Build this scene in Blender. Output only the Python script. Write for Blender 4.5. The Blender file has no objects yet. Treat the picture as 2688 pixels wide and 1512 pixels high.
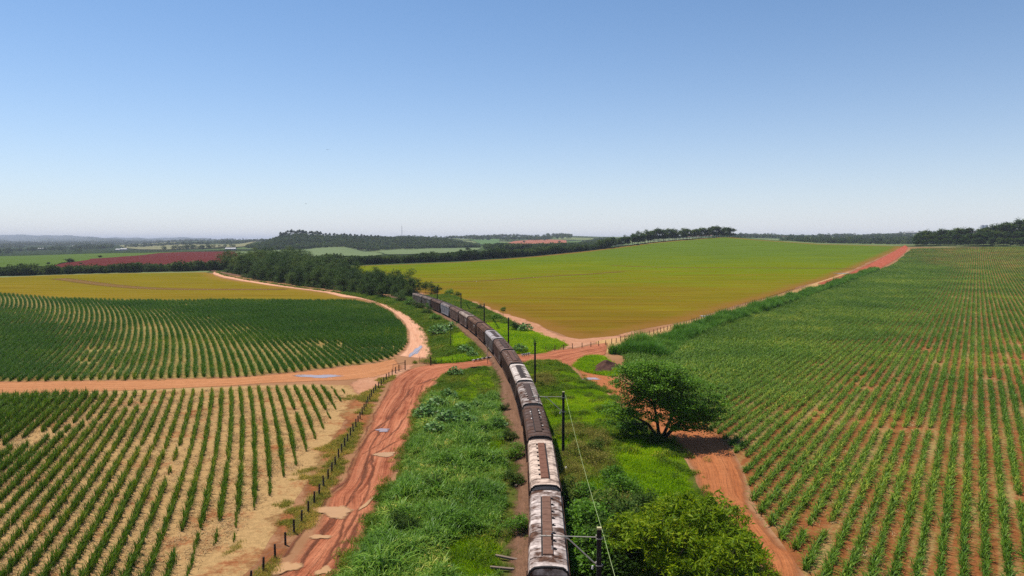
import bpy, bmesh, math, random
import numpy as np
from mathutils import Vector, Matrix
from mathutils.geometry import delaunay_2d_cdt

SC = bpy.context.scene
COL = SC.collection
RNG = np.random.default_rng(7)
random.seed(7)

# ------------------------------------------------------------------ camera model
CX, CY, FPX, YH, HC = 1344.0, 756.0, 1919.0, 631.0, 26.0
PITCH = math.atan((CY - YH) / FPX)
CP, SP = math.cos(PITCH), math.sin(PITCH)

def raydir(x, y):
    r = (x - CX) / FPX; u = -(y - CY) / FPX
    return r, CP + SP * u, -SP + CP * u          # X, Y, Z

def G(x, y, z=0.0):
    X, Y, Z = raydir(x, y)
    t = (z - HC) / Z
    return np.array([X * t, Y * t])

# ------------------------------------------------------------------ terrain heights
def smooth01(t):
    t = np.clip(t, 0, 1); return t * t * (3 - 2 * t)

EX = [-600, 0, 140, 314, 559, 790, 1000, 1200, 1400, 1560, 1700, 1780, 1900, 2000, 2150, 2385, 2688, 3300]
EY = [470, 500, 520, 540, 562, 610, 645, 680, 760, 860, 980, 1030, 1085, 1000, 905, 840, 802, 740]
ZFAR = ('z', 0.0)
COLS = {
 -600: [(600,'z',-6),(740,'z',-6),(850,690),(1500,671),(2000,666),(3000,653),(5000,642),(8000,635),(13000,627),(18000,615),(26000,'z',0)],
 0:    [(620,'z',-7),(760,'z',-6),(850,690),(1500,671),(2000,666),(3000,653),(5000,642),(8000,635),(13000,627),(18000,617),(26000,'z',0)],
 350:  [(660,'z',-7),(780,'z',-6),(850,692),(1500,665),(2000,660),(3000,650),(5000,641),(8000,634),(12000,628),(18000,623),(26000,'z',0)],
 500:  [(690,'z',-7),(790,'z',-5),(870,690),(1480,662),(1900,657),(2800,647),(4200,638),(6500,630),(9000,'z',15),(18000,626),(26000,'z',0)],
 620:  [(700,'z',-6),(800,'z',-4),(900,687),(1450,661),(1800,655),(2600,645),(4000,637),(6000,629),(9000,'z',20),(18000,630),(26000,'z',0)],
 690:  [(710,'z',-6),(820,'z',-2),(920,683),(1500,660),(1780,655),(2250,639),(2700,634),(4000,634),(6000,630),(18000,634),(26000,'z',0)],
 760:  [(720,'z',-6),(850,'z',0),(950,678),(1500,657),(1750,655),(2150,617),(2700,630),(4000,640),(6000,634),(18000,636),(26000,'z',0)],
 900:  [(760,'z',-4),(900,'z',1),(1000,676),(1450,650),(1700,652),(2250,622),(2800,632),(4500,636),(6500,636),(18000,638),(26000,'z',0)],
 960:  [(770,'z',-4),(920,'z',1),(1020,675),(1480,660),(1700,660),(2280,626),(2850,632),(4500,634),(6500,636),(18000,638),(26000,'z',0)],
 1050: [(790,'z',-4),(960,'z',1),(1070,672),(1500,657),(1720,656),(2300,628),(3000,630),(4500,625),(6500,636),(18000,638),(26000,'z',0)],
 1150: [(830,'z',-2),(1000,'z',3),(1100,667),(1500,653),(1750,652),(2300,631),(3500,624),(5000,632),(7000,636),(18000,638),(26000,'z',0)],
 1260: [(850,'z',0),(1050,664),(1300,656),(1550,652),(2200,646),(3000,631),(4500,623),(6500,632),(8000,636),(18000,638),(26000,'z',0)],
 1380: [(880,'z',2),(1100,660),(1300,657),(1650,655),(2200,652),(3000,632),(4500,620),(6500,632),(8000,636),(18000,638),(26000,'z',0)],
 1480: [(950,'z',4),(1200,655),(1400,654),(1700,652),(2200,648),(3000,631),(4500,618),(6500,632),(8000,636),(18000,638),(26000,'z',0)],
 1600: [(1050,'z',6),(1300,650),(1500,648),(1800,645),(2200,642),(3000,630),(4500,621),(6500,632),(8000,636),(18000,638),(26000,'z',0)],
 1750: [(1180,'z',12),(1400,644),(1600,643),(1900,640),(2300,636),(3000,628),(4500,620),(6500,632),(8000,636),(18000,638),(26000,'z',0)],
 1900: [(1250,'z',20),(1400,640),(1600,638),(1800,634),(2100,629),(3000,622),(5000,616),(7000,630),(8500,636),(18000,638),(26000,'z',0)],
 2200: [(1080,'z',16),(1300,646),(1500,644),(1800,637),(2100,632),(3000,625),(5000,617),(7000,630),(8500,636),(18000,638),(26000,'z',0)],
 2400: [(1000,'z',18),(1250,647),(1500,644),(1800,638),(2100,633),(3000,623),(5000,611),(7000,625),(8500,634),(18000,638),(26000,'z',0)],
 2688: [(950,'z',24),(1250,647),(1500,643),(1800,636),(2100,630),(3000,616),(5000,603),(7000,620),(8500,632),(18000,638),(26000,'z',0)],
 3300: [(900,'z',24),(1250,647),(1500,643),(1800,636),(2100,630),(3000,616),(5000,603),(7000,620),(8500,632),(18000,638),(26000,'z',0)],
}
DIST = np.array([500, 600, 680, 760, 850, 950, 1080, 1250, 1450, 1600, 1780, 1950, 2150, 2300, 2500, 2800, 3200, 3700, 4300, 5000, 6000, 7000, 8500, 10500, 13000, 16000, 18000, 21000, 26000], float)
XC = np.array(sorted(COLS), float)
TBL = []
for xc in XC:
    dd, zz = [], []
    for e in COLS[int(xc)]:
        dd.append(e[0])
        zz.append(e[2] if e[1] == 'z' else HC - (e[1] - YH) * e[0] / FPX)
    TBL.append(np.interp(np.log(DIST), np.log(dd), zz))
TBL = np.array(TBL)
LD = np.log(DIST)

def Hfar(px, Y):
    ly = np.log(np.maximum(Y, 1.0))
    px = np.clip(px, XC[0], XC[-1] - 1e-3); ly = np.clip(ly, LD[0], LD[-1] - 1e-6)
    i = np.clip(np.searchsorted(XC, px, side='right') - 1, 0, len(XC) - 2)
    j = np.clip(np.searchsorted(LD, ly, side='right') - 1, 0, len(LD) - 2)
    u = smooth01((px - XC[i]) / (XC[i + 1] - XC[i])); v = (ly - LD[j]) / (LD[j + 1] - LD[j])
    v = 0.5 * v + 0.5 * smooth01(v)
    return (TBL[i, j] * (1 - u) + TBL[i + 1, j] * u) * (1 - v) + (TBL[i, j + 1] * (1 - u) + TBL[i + 1, j + 1] * u) * v

def Edge(px):
    return np.interp(px, EX, EY)

def pxof(X, Y):
    return CX + FPX * X / np.maximum(Y, np.maximum(np.abs(X) * 0.4, 1.0))

def H(X, Y):
    X = np.asarray(X, float); Y = np.asarray(Y, float)
    s = np.clip(0.3 * X + 0.95 * Y - 250, 0, 860)
    near = 4.1e-5 * s * s
    px = pxof(X, Y)
    E = Edge(px)
    w = smooth01((Y - E - 12) / 95.0)
    far = Hfar(px, Y) + smooth01((Y - 5000) / 8000) * (16 * np.sin(px / 61 + Y / 3100) + 11 * np.sin(px / 23 + 2 + Y / 1700) + 6 * np.sin(px / 9.5 + 1))
    return near * (1 - w) + far * w

def h1(x, y): return float(H(x, y))

def GT(x, y, ymax=24000):
    X, Y, Z = raydir(x, y)
    ys = np.concatenate([np.linspace(40, 1300, 2500), np.geomspace(1301, ymax, 2500)])
    t = ys / Y
    d = (HC + Z * t) - H(X * t, ys)
    k = np.argmax(d < 0)
    if d[k] >= 0: k = int(np.argmin(d)); return np.array([X * t[k], ys[k]])
    if k == 0: return np.array([X * t[0], ys[0]])
    f = d[k - 1] / (d[k - 1] - d[k]); yy = ys[k - 1] + f * (ys[k] - ys[k - 1])
    return np.array([X * yy / Y, yy])

def GTL(pts): return np.array([GT(*p) for p in pts])

# ------------------------------------------------------------------ 2D helpers
def resample(pts, step, closed=False):
    p = np.asarray(pts, float)
    if closed: p = np.vstack([p, p[:1]])
    seg = np.hypot(*(p[1:] - p[:-1]).T); s = np.concatenate([[0], np.cumsum(seg)])
    n = max(2, int(round(s[-1] / step)) + 1)
    q = np.linspace(0, s[-1], n)
    out = np.stack([np.interp(q, s, p[:, 0]), np.interp(q, s, p[:, 1])], 1)
    return out[:-1] if closed else out

def catmull(pts, sub=8, closed=False):
    p = np.asarray(pts, float); n = len(p); out = []
    rng = range(n if closed else n - 1)
    for i in rng:
        if closed: a, b, c, d = p[(i - 1) % n], p[i], p[(i + 1) % n], p[(i + 2) % n]
        else: a, b, c, d = p[max(i - 1, 0)], p[i], p[i + 1], p[min(i + 2, n - 1)]
        for k in range(sub):
            t = k / sub
            out.append(0.5 * ((2 * b) + (c - a) * t + (2 * a - 5 * b + 4 * c - d) * t * t + (3 * b - a - 3 * c + d) * t ** 3))
    if not closed: out.append(p[-1])
    return np.array(out)

def noise1(n, scale, rng):
    m = max(2, int(n / scale) + 3); v = rng.normal(0, 1, m)
    return np.interp(np.linspace(0, m - 1, n), np.arange(m), v)

def normals2(p):
    t = np.gradient(p, axis=0); t /= np.maximum(np.hypot(t[:, 0], t[:, 1])[:, None], 1e-9)
    return np.stack([t[:, 1], -t[:, 0]], 1)     # right-hand side of travel

def jitter(p, amp, scale, rng=RNG):
    return p + normals2(p) * (noise1(len(p), scale, rng) * amp + noise1(len(p), scale / 4, rng) * amp * .4)[:, None]

def pip(poly, P):
    poly = np.asarray(poly); x, y = P[:, 0], P[:, 1]
    inside = np.zeros(len(P), bool); n = len(poly); j = n - 1
    for i in range(n):
        xi, yi = poly[i]; xj, yj = poly[j]
        if yi != yj:
            c = ((yi > y) != (yj > y)) & (x < (xj - xi) * (y - yi) / (yj - yi) + xi)
            inside ^= c
        j = i
    return inside

def distpoly(poly, P, closed=True):
    q = np.asarray(poly); best = np.full(len(P), 1e9); n = len(q)
    for i in range(n if closed else n - 1):
        a = q[i]; b = q[(i + 1) % n]; ab = b - a; L = max((ab * ab).sum(), 1e-9)
        t = np.clip(((P - a) @ ab) / L, 0, 1)
        d = np.hypot(*(P - a - t[:, None] * ab).T)
        best = np.minimum(best, d)
    return best

class VNoise:                                   # cheap value noise for placing plants
    def __init__(s, seed, cell):
        s.r = np.random.default_rng(seed).random((257, 257)); s.c = cell
    def __call__(s, P):
        q = np.asarray(P) / s.c; i = np.floor(q).astype(int); f = smooth01(q - i)
        a = i % 257; b = (i + 1) % 257
        g = s.r
        return (g[a[:, 0], a[:, 1]] * (1 - f[:, 0]) + g[b[:, 0], a[:, 1]] * f[:, 0]) * (1 - f[:, 1]) + \
               (g[a[:, 0], b[:, 1]] * (1 - f[:, 0]) + g[b[:, 0], b[:, 1]] * f[:, 0]) * f[:, 1]

# ------------------------------------------------------------------ objects
def mkmesh(name, V, F, mats=(), smooth=False, midx=None):
    me = bpy.data.meshes.new(name)
    V = np.asarray(V, np.float32); 
    if isinstance(F, np.ndarray) and F.ndim == 2:
        nf, k = F.shape
        me.vertices.add(len(V)); me.vertices.foreach_set('co', V.ravel())
        me.loops.add(nf * k); me.loops.foreach_set('vertex_index', F.astype(np.int32).ravel())
        me.polygons.add(nf); me.polygons.foreach_set('loop_start', np.arange(0, nf * k, k, dtype=np.int32))
        try: me.polygons.foreach_set('loop_total', np.full(nf, k, np.int32))
        except Exception: pass
    else:
        me.from_pydata([tuple(v) for v in V], [], [tuple(f) for f in F])
    for m in mats: me.materials.append(m)
    if midx is not None: me.polygons.foreach_set('material_index', np.asarray(midx, np.int32))
    if smooth: me.polygons.foreach_set('use_smooth', np.ones(len(me.polygons), bool))
    me.update(calc_edges=True); me.validate()
    return me

def obj(name, me, parent=None, loc=None, link=True):
    o = bpy.data.objects.new(name, me)
    if link: COL.objects.link(o)
    if parent is not None: o.parent = parent
    if loc is not None: o.location = loc
    return o

def tag(o, label=None, cat=None, group=None, kind=None):
    if label: o['label'] = label
    if cat: o['category'] = cat
    if group: o['group'] = group
    if kind: o['kind'] = kind
    return o

def empty(name, loc=(0, 0, 0), rz=0.0):
    o = bpy.data.objects.new(name, None); COL.objects.link(o)
    o.location = loc; o.rotation_euler = (0, 0, rz); o.empty_display_size = .3
    return o

def dup(root, loc=None, rz=None, scale=None):
    c = root.copy(); COL.objects.link(c)
    if loc is not None: c.location = loc
    if rz is not None: c.rotation_euler = (0, 0, rz)
    if scale is not None: c.scale = scale
    for ch in list(root.children):
        a = ch.copy(); COL.objects.link(a); a.parent = c
        for g in list(ch.children):
            b = g.copy(); COL.objects.link(b); b.parent = a
    return c

class MB:                                       # collects shapes for ONE mesh
    def __init__(s): s.V = []; s.F = []; s.M = []; s.n = 0
    def add(s, V, F, m=0):
        V = np.asarray(V, float)
        s.V.append(V); s.F += [tuple(int(i) + s.n for i in f) for f in F]; s.M += [m] * len(F); s.n += len(V)
    def box(s, c, size, m=0, rz=0.0, R=None):
        x, y, z = np.array(size) / 2
        v = np.array([(-x,-y,-z),(x,-y,-z),(x,y,-z),(-x,y,-z),(-x,-y,z),(x,-y,z),(x,y,z),(-x,y,z)])
        if rz:
            ca, sa = math.cos(rz), math.sin(rz); v = v @ np.array([[ca, sa, 0], [-sa, ca, 0], [0, 0, 1]])
        if R is not None: v = v @ np.asarray(R).T
        s.add(v + np.array(c), [(0,3,2,1),(4,5,6,7),(0,1,5,4),(1,2,6,5),(2,3,7,6),(3,0,4,7)], m)
    def prism(s, prof, axis, a, b, m=0, caps=True):
        # prof: list of 2D points; extruded along axis 'x'/'y' from a to b
        n = len(prof); V = []
        for t in (a, b):
            for (p, q) in prof: V.append((t, p, q) if axis == 'x' else (p, t, q))
        F = [(i, (i + 1) % n, n + (i + 1) % n, n + i) for i in range(n)]
        if caps: F += [tuple(range(n))[::-1], tuple(range(n, 2 * n))]
        s.add(V, F, m)
    def tube(s, pts, r, seg=6, m=0, cap=True):
        pts = np.asarray(pts, float); n = len(pts)
        r = np.full(n, r) if np.isscalar(r) else np.asarray(r)
        T = np.gradient(pts, axis=0); T /= np.maximum(np.linalg.norm(T, axis=1)[:, None], 1e-9)
        up = np.array([0, 0, 1.0]) if abs(T[0][2]) < .9 else np.array([1.0, 0, 0])
        V = []
        for i in range(n):
            a = np.cross(T[i], up); a /= max(np.linalg.norm(a), 1e-9); b = np.cross(T[i], a)
            for k in range(seg):
                w = 2 * math.pi * k / seg
                V.append(pts[i] + r[i] * (math.cos(w) * a + math.sin(w) * b))
        F = [(i * seg + k, i * seg + (k + 1) % seg, (i + 1) * seg + (k + 1) % seg, (i + 1) * seg + k) for i in range(n - 1) for k in range(seg)]
        if cap: F += [tuple(range(seg)), tuple(range((n - 1) * seg, n * seg))[::-1]]
        s.add(V, F, m)
    def mesh(s, name, mats, smooth=False):
        me = mkmesh(name, np.vstack(s.V), s.F, mats, smooth, s.M)
        bm = bmesh.new(); bm.from_mesh(me); bmesh.ops.recalc_face_normals(bm, faces=bm.faces); bm.to_mesh(me); bm.free()
        return me
    def build(s, name, mats, parent=None, loc=None, smooth=False):
        if not isinstance(mats, (list, tuple)): mats = [mats]
        return obj(name, s.mesh(name, mats, smooth), parent, loc)

# ------------------------------------------------------------------ materials
class NT:
    def __init__(s, name):
        s.m = bpy.data.materials.new(name); s.m.use_nodes = True
        s.t = s.m.node_tree; s.t.nodes.clear()
        s.out = s.t.nodes.new('ShaderNodeOutputMaterial')
    def n(s, typ, **kw):
        nd = s.t.nodes.new('ShaderNode' + typ)
        for k, v in kw.items(): setattr(nd, k, v)
        return nd
    def set(s, sock, v):
        if v is None: return
        if isinstance(v, bpy.types.NodeSocket): s.t.links.new(v, sock)
        elif isinstance(v, (tuple, list)):
            v = tuple(v)
            if len(sock.default_value) == 4 and len(v) == 3: v = v + (1.0,)
            sock.default_value = v
        else: sock.default_value = v
    def pos(s): return s.n('NewGeometry').outputs['Position']
    def objco(s): return s.n('TexCoord').outputs['Object']
    def uv(s, name):
        nd = s.n('UVMap'); nd.uv_map = name; return nd.outputs['UV']
    def attr(s, name, typ='GEOMETRY', out='Fac'):
        nd = s.n('Attribute'); nd.attribute_type = typ; nd.attribute_name = name; return nd.outputs[out]
    def map(s, v, scale=(1, 1, 1), rot=(0, 0, 0), loc=(0, 0, 0)):
        nd = s.n('Mapping'); s.set(nd.inputs['Vector'], v); nd.inputs['Scale'].default_value = scale
        nd.inputs['Rotation'].default_value = rot; nd.inputs['Location'].default_value = loc
        return nd.outputs['Vector']
    def noise(s, v, scale=1.0, detail=4.0, rough=.55, dist=0.0):
        nd = s.n('TexNoise'); s.set(nd.inputs['Vector'], v); nd.inputs['Scale'].default_value = scale
        nd.inputs['Detail'].default_value = detail; nd.inputs['Roughness'].default_value = rough
        nd.inputs['Distortion'].default_value = dist
        return nd.outputs['Fac']
    def vor(s, v, scale=1.0, out='Color'):
        nd = s.n('TexVoronoi'); s.set(nd.inputs['Vector'], v); nd.inputs['Scale'].default_value = scale
        return nd.outputs[out]
    def ramp(s, f, stops, interp='LINEAR'):
        nd = s.n('ValToRGB'); cr = nd.color_ramp; cr.interpolation = interp
        while len(cr.elements) < len(stops): cr.elements.new(0.5)
        for e, (p, c) in zip(cr.elements, stops):
            e.position = p
            e.color = (c, c, c, 1) if isinstance(c, (int, float)) else tuple(c) + (1,)
        s.set(nd.inputs['Fac'], f); return nd.outputs['Color']
    def mix(s, f, a, b, mode='MIX'):
        nd = s.n('Mix'); nd.data_type = 'RGBA'; nd.blend_type = mode; nd.clamp_factor = True
        s.set(nd.inputs[0], f); s.set(nd.inputs[6], a); s.set(nd.inputs[7], b); return nd.outputs[2]
    def math(s, op, a, b=None, c=None, clamp=False):
        nd = s.n('Math'); nd.operation = op; nd.use_clamp = clamp
        s.set(nd.inputs[0], a)
        if b is not None: s.set(nd.inputs[1], b)
        if c is not None: s.set(nd.inputs[2], c)
        return nd.outputs[0]
    def sep(s, v):
        nd = s.n('SeparateXYZ'); s.set(nd.inputs[0], v); return nd.outputs
    def comb(s, x, y, z=0.0):
        nd = s.n('CombineXYZ'); s.set(nd.inputs[0], x); s.set(nd.inputs[1], y); s.set(nd.inputs[2], z); return nd.outputs[0]
    def bump(s, h, strength=.5, dist=.1):
        nd = s.n('Bump'); nd.inputs['Strength'].default_value = strength; nd.inputs['Distance'].default_value = dist
        s.set(nd.inputs['Height'], h); return nd.outputs['Normal']
    def bsdf(s, col, rough=.9, spec=.2, normal=None, metal=0.0):
        nd = s.n('BsdfPrincipled'); s.set(nd.inputs['Base Color'], col); s.set(nd.inputs['Roughness'], rough)
        s.set(nd.inputs['Specular IOR Level'], spec); s.set(nd.inputs['Metallic'], metal)
        if normal is not None: s.set(nd.inputs['Normal'], normal)
        return nd.outputs[0]
    def mixsh(s, f, a, b):
        nd = s.n('MixShader'); s.set(nd.inputs[0], f); s.set(nd.inputs[1], a); s.set(nd.inputs[2], b); return nd.outputs[0]
    def transp(s): return s.n('BsdfTransparent').outputs[0]
    def done(s, sh): s.t.links.new(sh, s.out.inputs['Surface']); return s.m

def simple(name, col, rough=.8, spec=.3, var=.25, scale=3.0, metal=0.0):
    t = NT(name); f = t.noise(t.objco(), scale, 5, .6)
    c = t.mix(f, tuple(x * (1 - var) for x in col), tuple(min(1, x * (1 + var)) for x in col))
    return t.done(t.bsdf(c, rough, spec, metal=metal))

TINT = {'young_cane_leaf': (1.6, 1.6, .33), 'arching_cane_leaf': (1.45, 1.62, .36), 'dense_cane_leaf': (1.3, 1.6, .27), 'tall_grass_leaf': (1.05, 1.35, .5),
        'guinea_grass_leaf': (2.1, 1.9, .7), 'bright_grass_leaf': (2.2, 1.85, .4), 'mixed_weed_leaf': (1.6, 1.5, .45), 'dry_weed_leaf': (1.5, 1.5, .8), 'verge_grass_leaf': (2.2, 1.8, .9),
        'broad_grey_green_leaf': (1.9, 2.1, .9), 'dark_tree_leaf': (3.2, 3.1, .8), 'feathery_light_leaf': (2.4, 1.8, .45), 'tree_line_leaf': (1.25, 1.35, .5), 'far_wood_leaf': (1.3, 1.4, .7)}
def leafmat(name, stops, trans=.28, rough=.55, spec=.25, world=None, objvar=.25):
    k = TINT.get(name, (1, 1, 1)); stops = [(p, tuple(min(.8, a * b) for a, b in zip(c, k))) for p, c in stops]; spec *= .4
    t = NT(name)
    g = t.n('NewGeometry'); oi = t.n('ObjectInfo')
    f = t.math('MULTIPLY', g.outputs['Random Per Island'], 1 - objvar)
    f = t.math('ADD', f, t.math('MULTIPLY', oi.outputs['Random'], objvar))
    if world:
        w = t.noise(g.outputs['Position'], world, 3, .6)
        f = t.math('ADD', f, t.math('MULTIPLY', t.math('SUBTRACT', w, .5), 1.3), clamp=True)
    c = t.ramp(f, stops)
    a = t.bsdf(c, rough, spec)
    tr = t.n('BsdfTranslucent'); t.set(tr.inputs[0], c)
    return t.done(t.mixsh(trans, a, tr.outputs[0]))
# ------------------------------------------------------------------ ground materials
def soil_mat(name, stops, straw=None, straw_amt=(.45, .6), scale=.25, rowdir=None, fine=6.0, fade=0.0):
    t = NT(name); p = t.pos()
    f = t.noise(p, scale, 6, .62); g = t.noise(p, fine, 5, .7)
    f = t.math('ADD', t.math('MULTIPLY', f, .7), t.math('MULTIPLY', g, .3))
    c = t.ramp(f, stops)
    if straw:
        if rowdir is not None:
            a = math.atan2(rowdir[0], rowdir[1])
            q = t.map(p, scale=(1, 1, 1), rot=(0, 0, a))
            s = t.sep(q)
            acr = t.math('MULTIPLY', s[0], .42); alo = t.math('MULTIPLY', s[1], .035)
            w = t.noise(t.comb(acr, alo), 1.0, 3, .7)
            w = t.math('ADD', w, t.math('MULTIPLY', t.math('SUBTRACT', t.noise(p, 1.6, 5, .75), .5), .45))
        else:
            w = t.noise(p, .16, 6, .7)
            w = t.math('ADD', w, t.math('MULTIPLY', t.math('SUBTRACT', t.noise(p, 2.2, 5, .75), .5), .35))
        m = t.ramp(w, [(straw_amt[0], 0.0), (straw_amt[1], 1.0)])
        st = t.ramp(t.noise(p, 9, 4, .75), [(.25, tuple(x * .55 for x in straw)), (.5, straw), (.8, tuple(min(1, x * 1.35) for x in straw))])
        c = t.mix(m, c, st)
    c = t.mix(1.0, c, t.ramp(t.noise(p, 1.7, 6, .78), [(.3, .56), (.5, .80), (.72, 1.02)]), 'MULTIPLY')
    sh = t.bsdf(c, 1.0, 0.02, t.bump(t.math('ADD', g, t.noise(p, 20, 3, .7)), .6, .08))
    if fade:
        e = t.math('ADD', t.math('DIVIDE', t.attr('edge'), fade), t.math('MULTIPLY', t.math('SUBTRACT', t.noise(p, .9, 6, .75), .5), 1.5))
        sh = t.mixsh(t.ramp(e, [(.3, 0.0), (.75, 1.0)]), t.transp(), sh)
    return t.done(sh)

RED = [(.25, (0.2288, 0.0663, 0.0217)), (.45, (0.3168, 0.1092, 0.0403)), (.6, (0.3784, 0.1482, 0.0589)), (.8, (0.44, 0.195, 0.0868))]
STRAW = (0.372, 0.221, 0.0845)
M_soil = soil_mat('red_soil', RED, STRAW, (.5, .66), .2)
M_vergesoil = soil_mat('fence_red_soil', RED, STRAW, (.48, .62), .25, fade=2.4)
M_strawsoil = soil_mat('straw_covered_soil', RED, (0.494, 0.3015, 0.1258), (.33, .47), .2)
M_rowsoil = soil_mat('row_soil', [(.25, (0.221, 0.068, 0.021)), (.5, (0.306, 0.108, 0.036)), (.75, (0.357, 0.144, 0.054))], (.40, .27, .10), (.48, .66), .3, rowdir=(.634, 1.0))
M_canefloor = soil_mat('cane_floor_soil', [(.3, (0.238, 0.119, 0.036)), (.6, (0.357, 0.2125, 0.066)), (.8, (0.408, 0.255, 0.09))], (.36, .27, .09), (.35, .55), .2)
M_grassfloor = soil_mat('grassy_soil', [(.25, (.05, .08, .01)), (.5, (.10, .12, .02)), (.66, (.17, .13, .04)), (.8, (.27, .14, .06))], None, scale=.5)

def terrain_mat():
    t = NT('countryside'); p = t.pos(); s = t.sep(p)
    near = t.ramp(t.noise(p, .05, 6, .6), [(.3, (.26, .12, .05)), (.5, (.36, .18, .09)), (.7, (.42, .22, .11))])
    q = t.comb(t.math('MULTIPLY', s[0], .0021), t.math('MULTIPLY', s[1], .0011))
    q = t.mix(.12, q, t.n('TexNoise').outputs['Color']) if False else q
    dn = t.noise(p, .0012, 3, .5)
    q2 = t.n('VectorMath'); q2.operation = 'ADD'; t.set(q2.inputs[0], q)
    t.set(q2.inputs[1], t.comb(t.math('MULTIPLY', dn, .9), t.math('MULTIPLY', t.noise(p, .0017, 2, .5), .9)))
    v = t.sep(t.vor(q2.outputs[0], 1.0))[0]
    fields = t.ramp(v, [(0.0, (.10, .15, .05)), (.16, (.19, .22, .09)), (.32, (.07, .11, .035)), (.46, (.26, .25, .13)), (.6, (.11, .17, .05)), (.74, (.33, .17, .11)), (.82, (.16, .2, .08)), (1.0, (.06, .1, .03))], 'CONSTANT')
    fields = t.mix(.35, fields, t.ramp(t.noise(p, .02, 6, .7), [(.3, .6), (.7, 1.3)]), 'MULTIPLY')
    wn = t.noise(t.comb(t.math('MULTIPLY', s[0], .0011), t.math('MULTIPLY', s[1], .0016)), 1.0, 7, .62)
    wood = t.ramp(t.noise(p, .03, 5, .7), [(.35, (.018, .03, .012)), (.7, (.05, .075, .03))])
    # land towards the low western basin is mostly woodland
    west = t.math('MULTIPLY', t.math('SUBTRACT', t.math('MULTIPLY', s[0], -1.0), t.math('MULTIPLY', s[1], .33)), .0012)
    wm = t.ramp(t.math('ADD', wn, t.math('MULTIPLY', t.math('MINIMUM', t.math('MAXIMUM', west, 0.0), 1.0), .16)), [(.505, 0.0), (.52, 1.0)])
    far = t.mix(wm, fields, wood)
    c = t.mix(1.0, t.mix(t.attr('far'), near, far), (.8, .8, .8), 'MULTIPLY')
    return t.done(t.bsdf(c, 1.0, 0.0))
M_terrain = terrain_mat()

def road_mat(name, stops, width_fade=(.3, 1.2), streak=1.4, alongs=.045, wob=3.0, edge_noise=.5, fineamt=.3, gloss=.9, wet=False):
    t = NT(name); uv = t.uv('T'); s = t.sep(uv); e = t.sep(t.uv('E')); p = t.pos()
    wv = t.noise(t.comb(t.math('MULTIPLY', s[1], .035), 3.3), 1.0, 2, .5)
    wv2 = t.noise(t.comb(t.math('MULTIPLY', s[0], .18), t.math('MULTIPLY', s[1], .03)), 1.0, 2, .5)
    x = t.math('ADD', s[0], t.math('MULTIPLY', t.math('ADD', wv, wv2), wob))
    k = t.noise(t.comb(t.math('MULTIPLY', x, streak), t.math('MULTIPLY', s[1], alongs)), 1.0, 6, .66, .25)
    k2 = t.noise(t.comb(t.math('MULTIPLY', x, streak * 3.4), t.math('MULTIPLY', s[1], alongs * 2)), 1.0, 4, .65)
    pt = t.noise(p, .22, 4, .6)
    f = t.math('ADD', t.math('MULTIPLY', k, .55), t.math('MULTIPLY', k2, .25))
    f = t.math('ADD', f, t.math('MULTIPLY', pt, .2))
    g = t.noise(p, 7, 5, .7)
    f = t.math('ADD', t.math('MULTIPLY', f, 1 - fineamt), t.math('MULTIPLY', g, fineamt))
    c = t.ramp(f, stops)
    if wet:
        wf = t.noise(t.comb(t.math('MULTIPLY', x, .35), t.math('MULTIPLY', s[1], .022), 4.0), 1.0, 4, .6)
        c = t.mix(t.ramp(wf, [(.48, 0.0), (.62, .5)]), c, t.mix(1.0, c, (.5, .42, .40), 'MULTIPLY'))
    h = t.math('ADD', t.math('MULTIPLY', k, 1.0), t.math('MULTIPLY', g, .15))
    nrm = t.bump(h, 1.0, .5)
    c = t.mix(1.0, c, t.ramp(t.noise(p, 1.1, 6, .75), [(.3, .78), (.7, 1.1)]), 'MULTIPLY')
    sh = t.bsdf(c, gloss, .06, nrm)
    d = e[0]                                     # metres to the nearest edge
    en = t.math('ADD', d, t.math('MULTIPLY', t.math('SUBTRACT', t.noise(p, .7, 5, .7), .5), edge_noise * 3))
    a = t.ramp(t.math('DIVIDE', t.math('SUBTRACT', en, width_fade[0]), width_fade[1] - width_fade[0]), [(0, 0.0), (1, 1.0)])
    return t.done(t.mixsh(a, t.transp(), sh))

M_mainroad = road_mat('rutted_red_mud', [(.34, (0.1376, 0.0354, 0.0148)), (.43, (0.2408, 0.0644, 0.0271)), (.46, (0.3612, 0.1095, 0.0493)), (.52, (0.4644, 0.1610, 0.0764)), (.62, (0.5504, 0.2254, 0.1158))], edge_noise=.35, fineamt=.2, wet=True)
M_farmroad = road_mat('pale_pink_dirt', [(.33, (0.447, 0.187, 0.100)), (.45, (0.596, 0.286, 0.160)), (.55, (0.670, 0.355, 0.210)), (.68, (0.745, 0.434, 0.274))], streak=.7, wob=2.0, edge_noise=.4)
M_midroad = road_mat('orange_dirt', [(.33, (0.289, 0.1008, 0.0364)), (.45, (0.425, 0.1692, 0.065)), (.57, (0.51, 0.2232, 0.0936)), (.7, (0.578, 0.3024, 0.13))], streak=.9, wob=1.0, edge_noise=.35)
M_redtrack = road_mat('red_track_dirt', [(.33, (0.2485, 0.0706, 0.0226)), (.45, (0.3655, 0.1184, 0.0403)), (.57, (0.4386, 0.1562, 0.0580)), (.7, (0.4971, 0.2117, 0.0806))], streak=.9, wob=1.0, edge_noise=.35)
M_sandtrack = road_mat('sandy_track', [(.33, (0.368, 0.17, 0.0612)), (.47, (0.5152, 0.2805, 0.1088)), (.6, (0.6072, 0.374, 0.1632))], streak=.9, wob=1.5, edge_noise=.3)
M_redroad = road_mat('deep_red_road', [(.36, (.17, .03, .014)), (.46, (.34, .075, .036)), (.56, (.42, .105, .05)), (.7, (.46, .14, .07))], streak=.35, wob=2.0, edge_noise=1.0, width_fade=(.2, 4))
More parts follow.
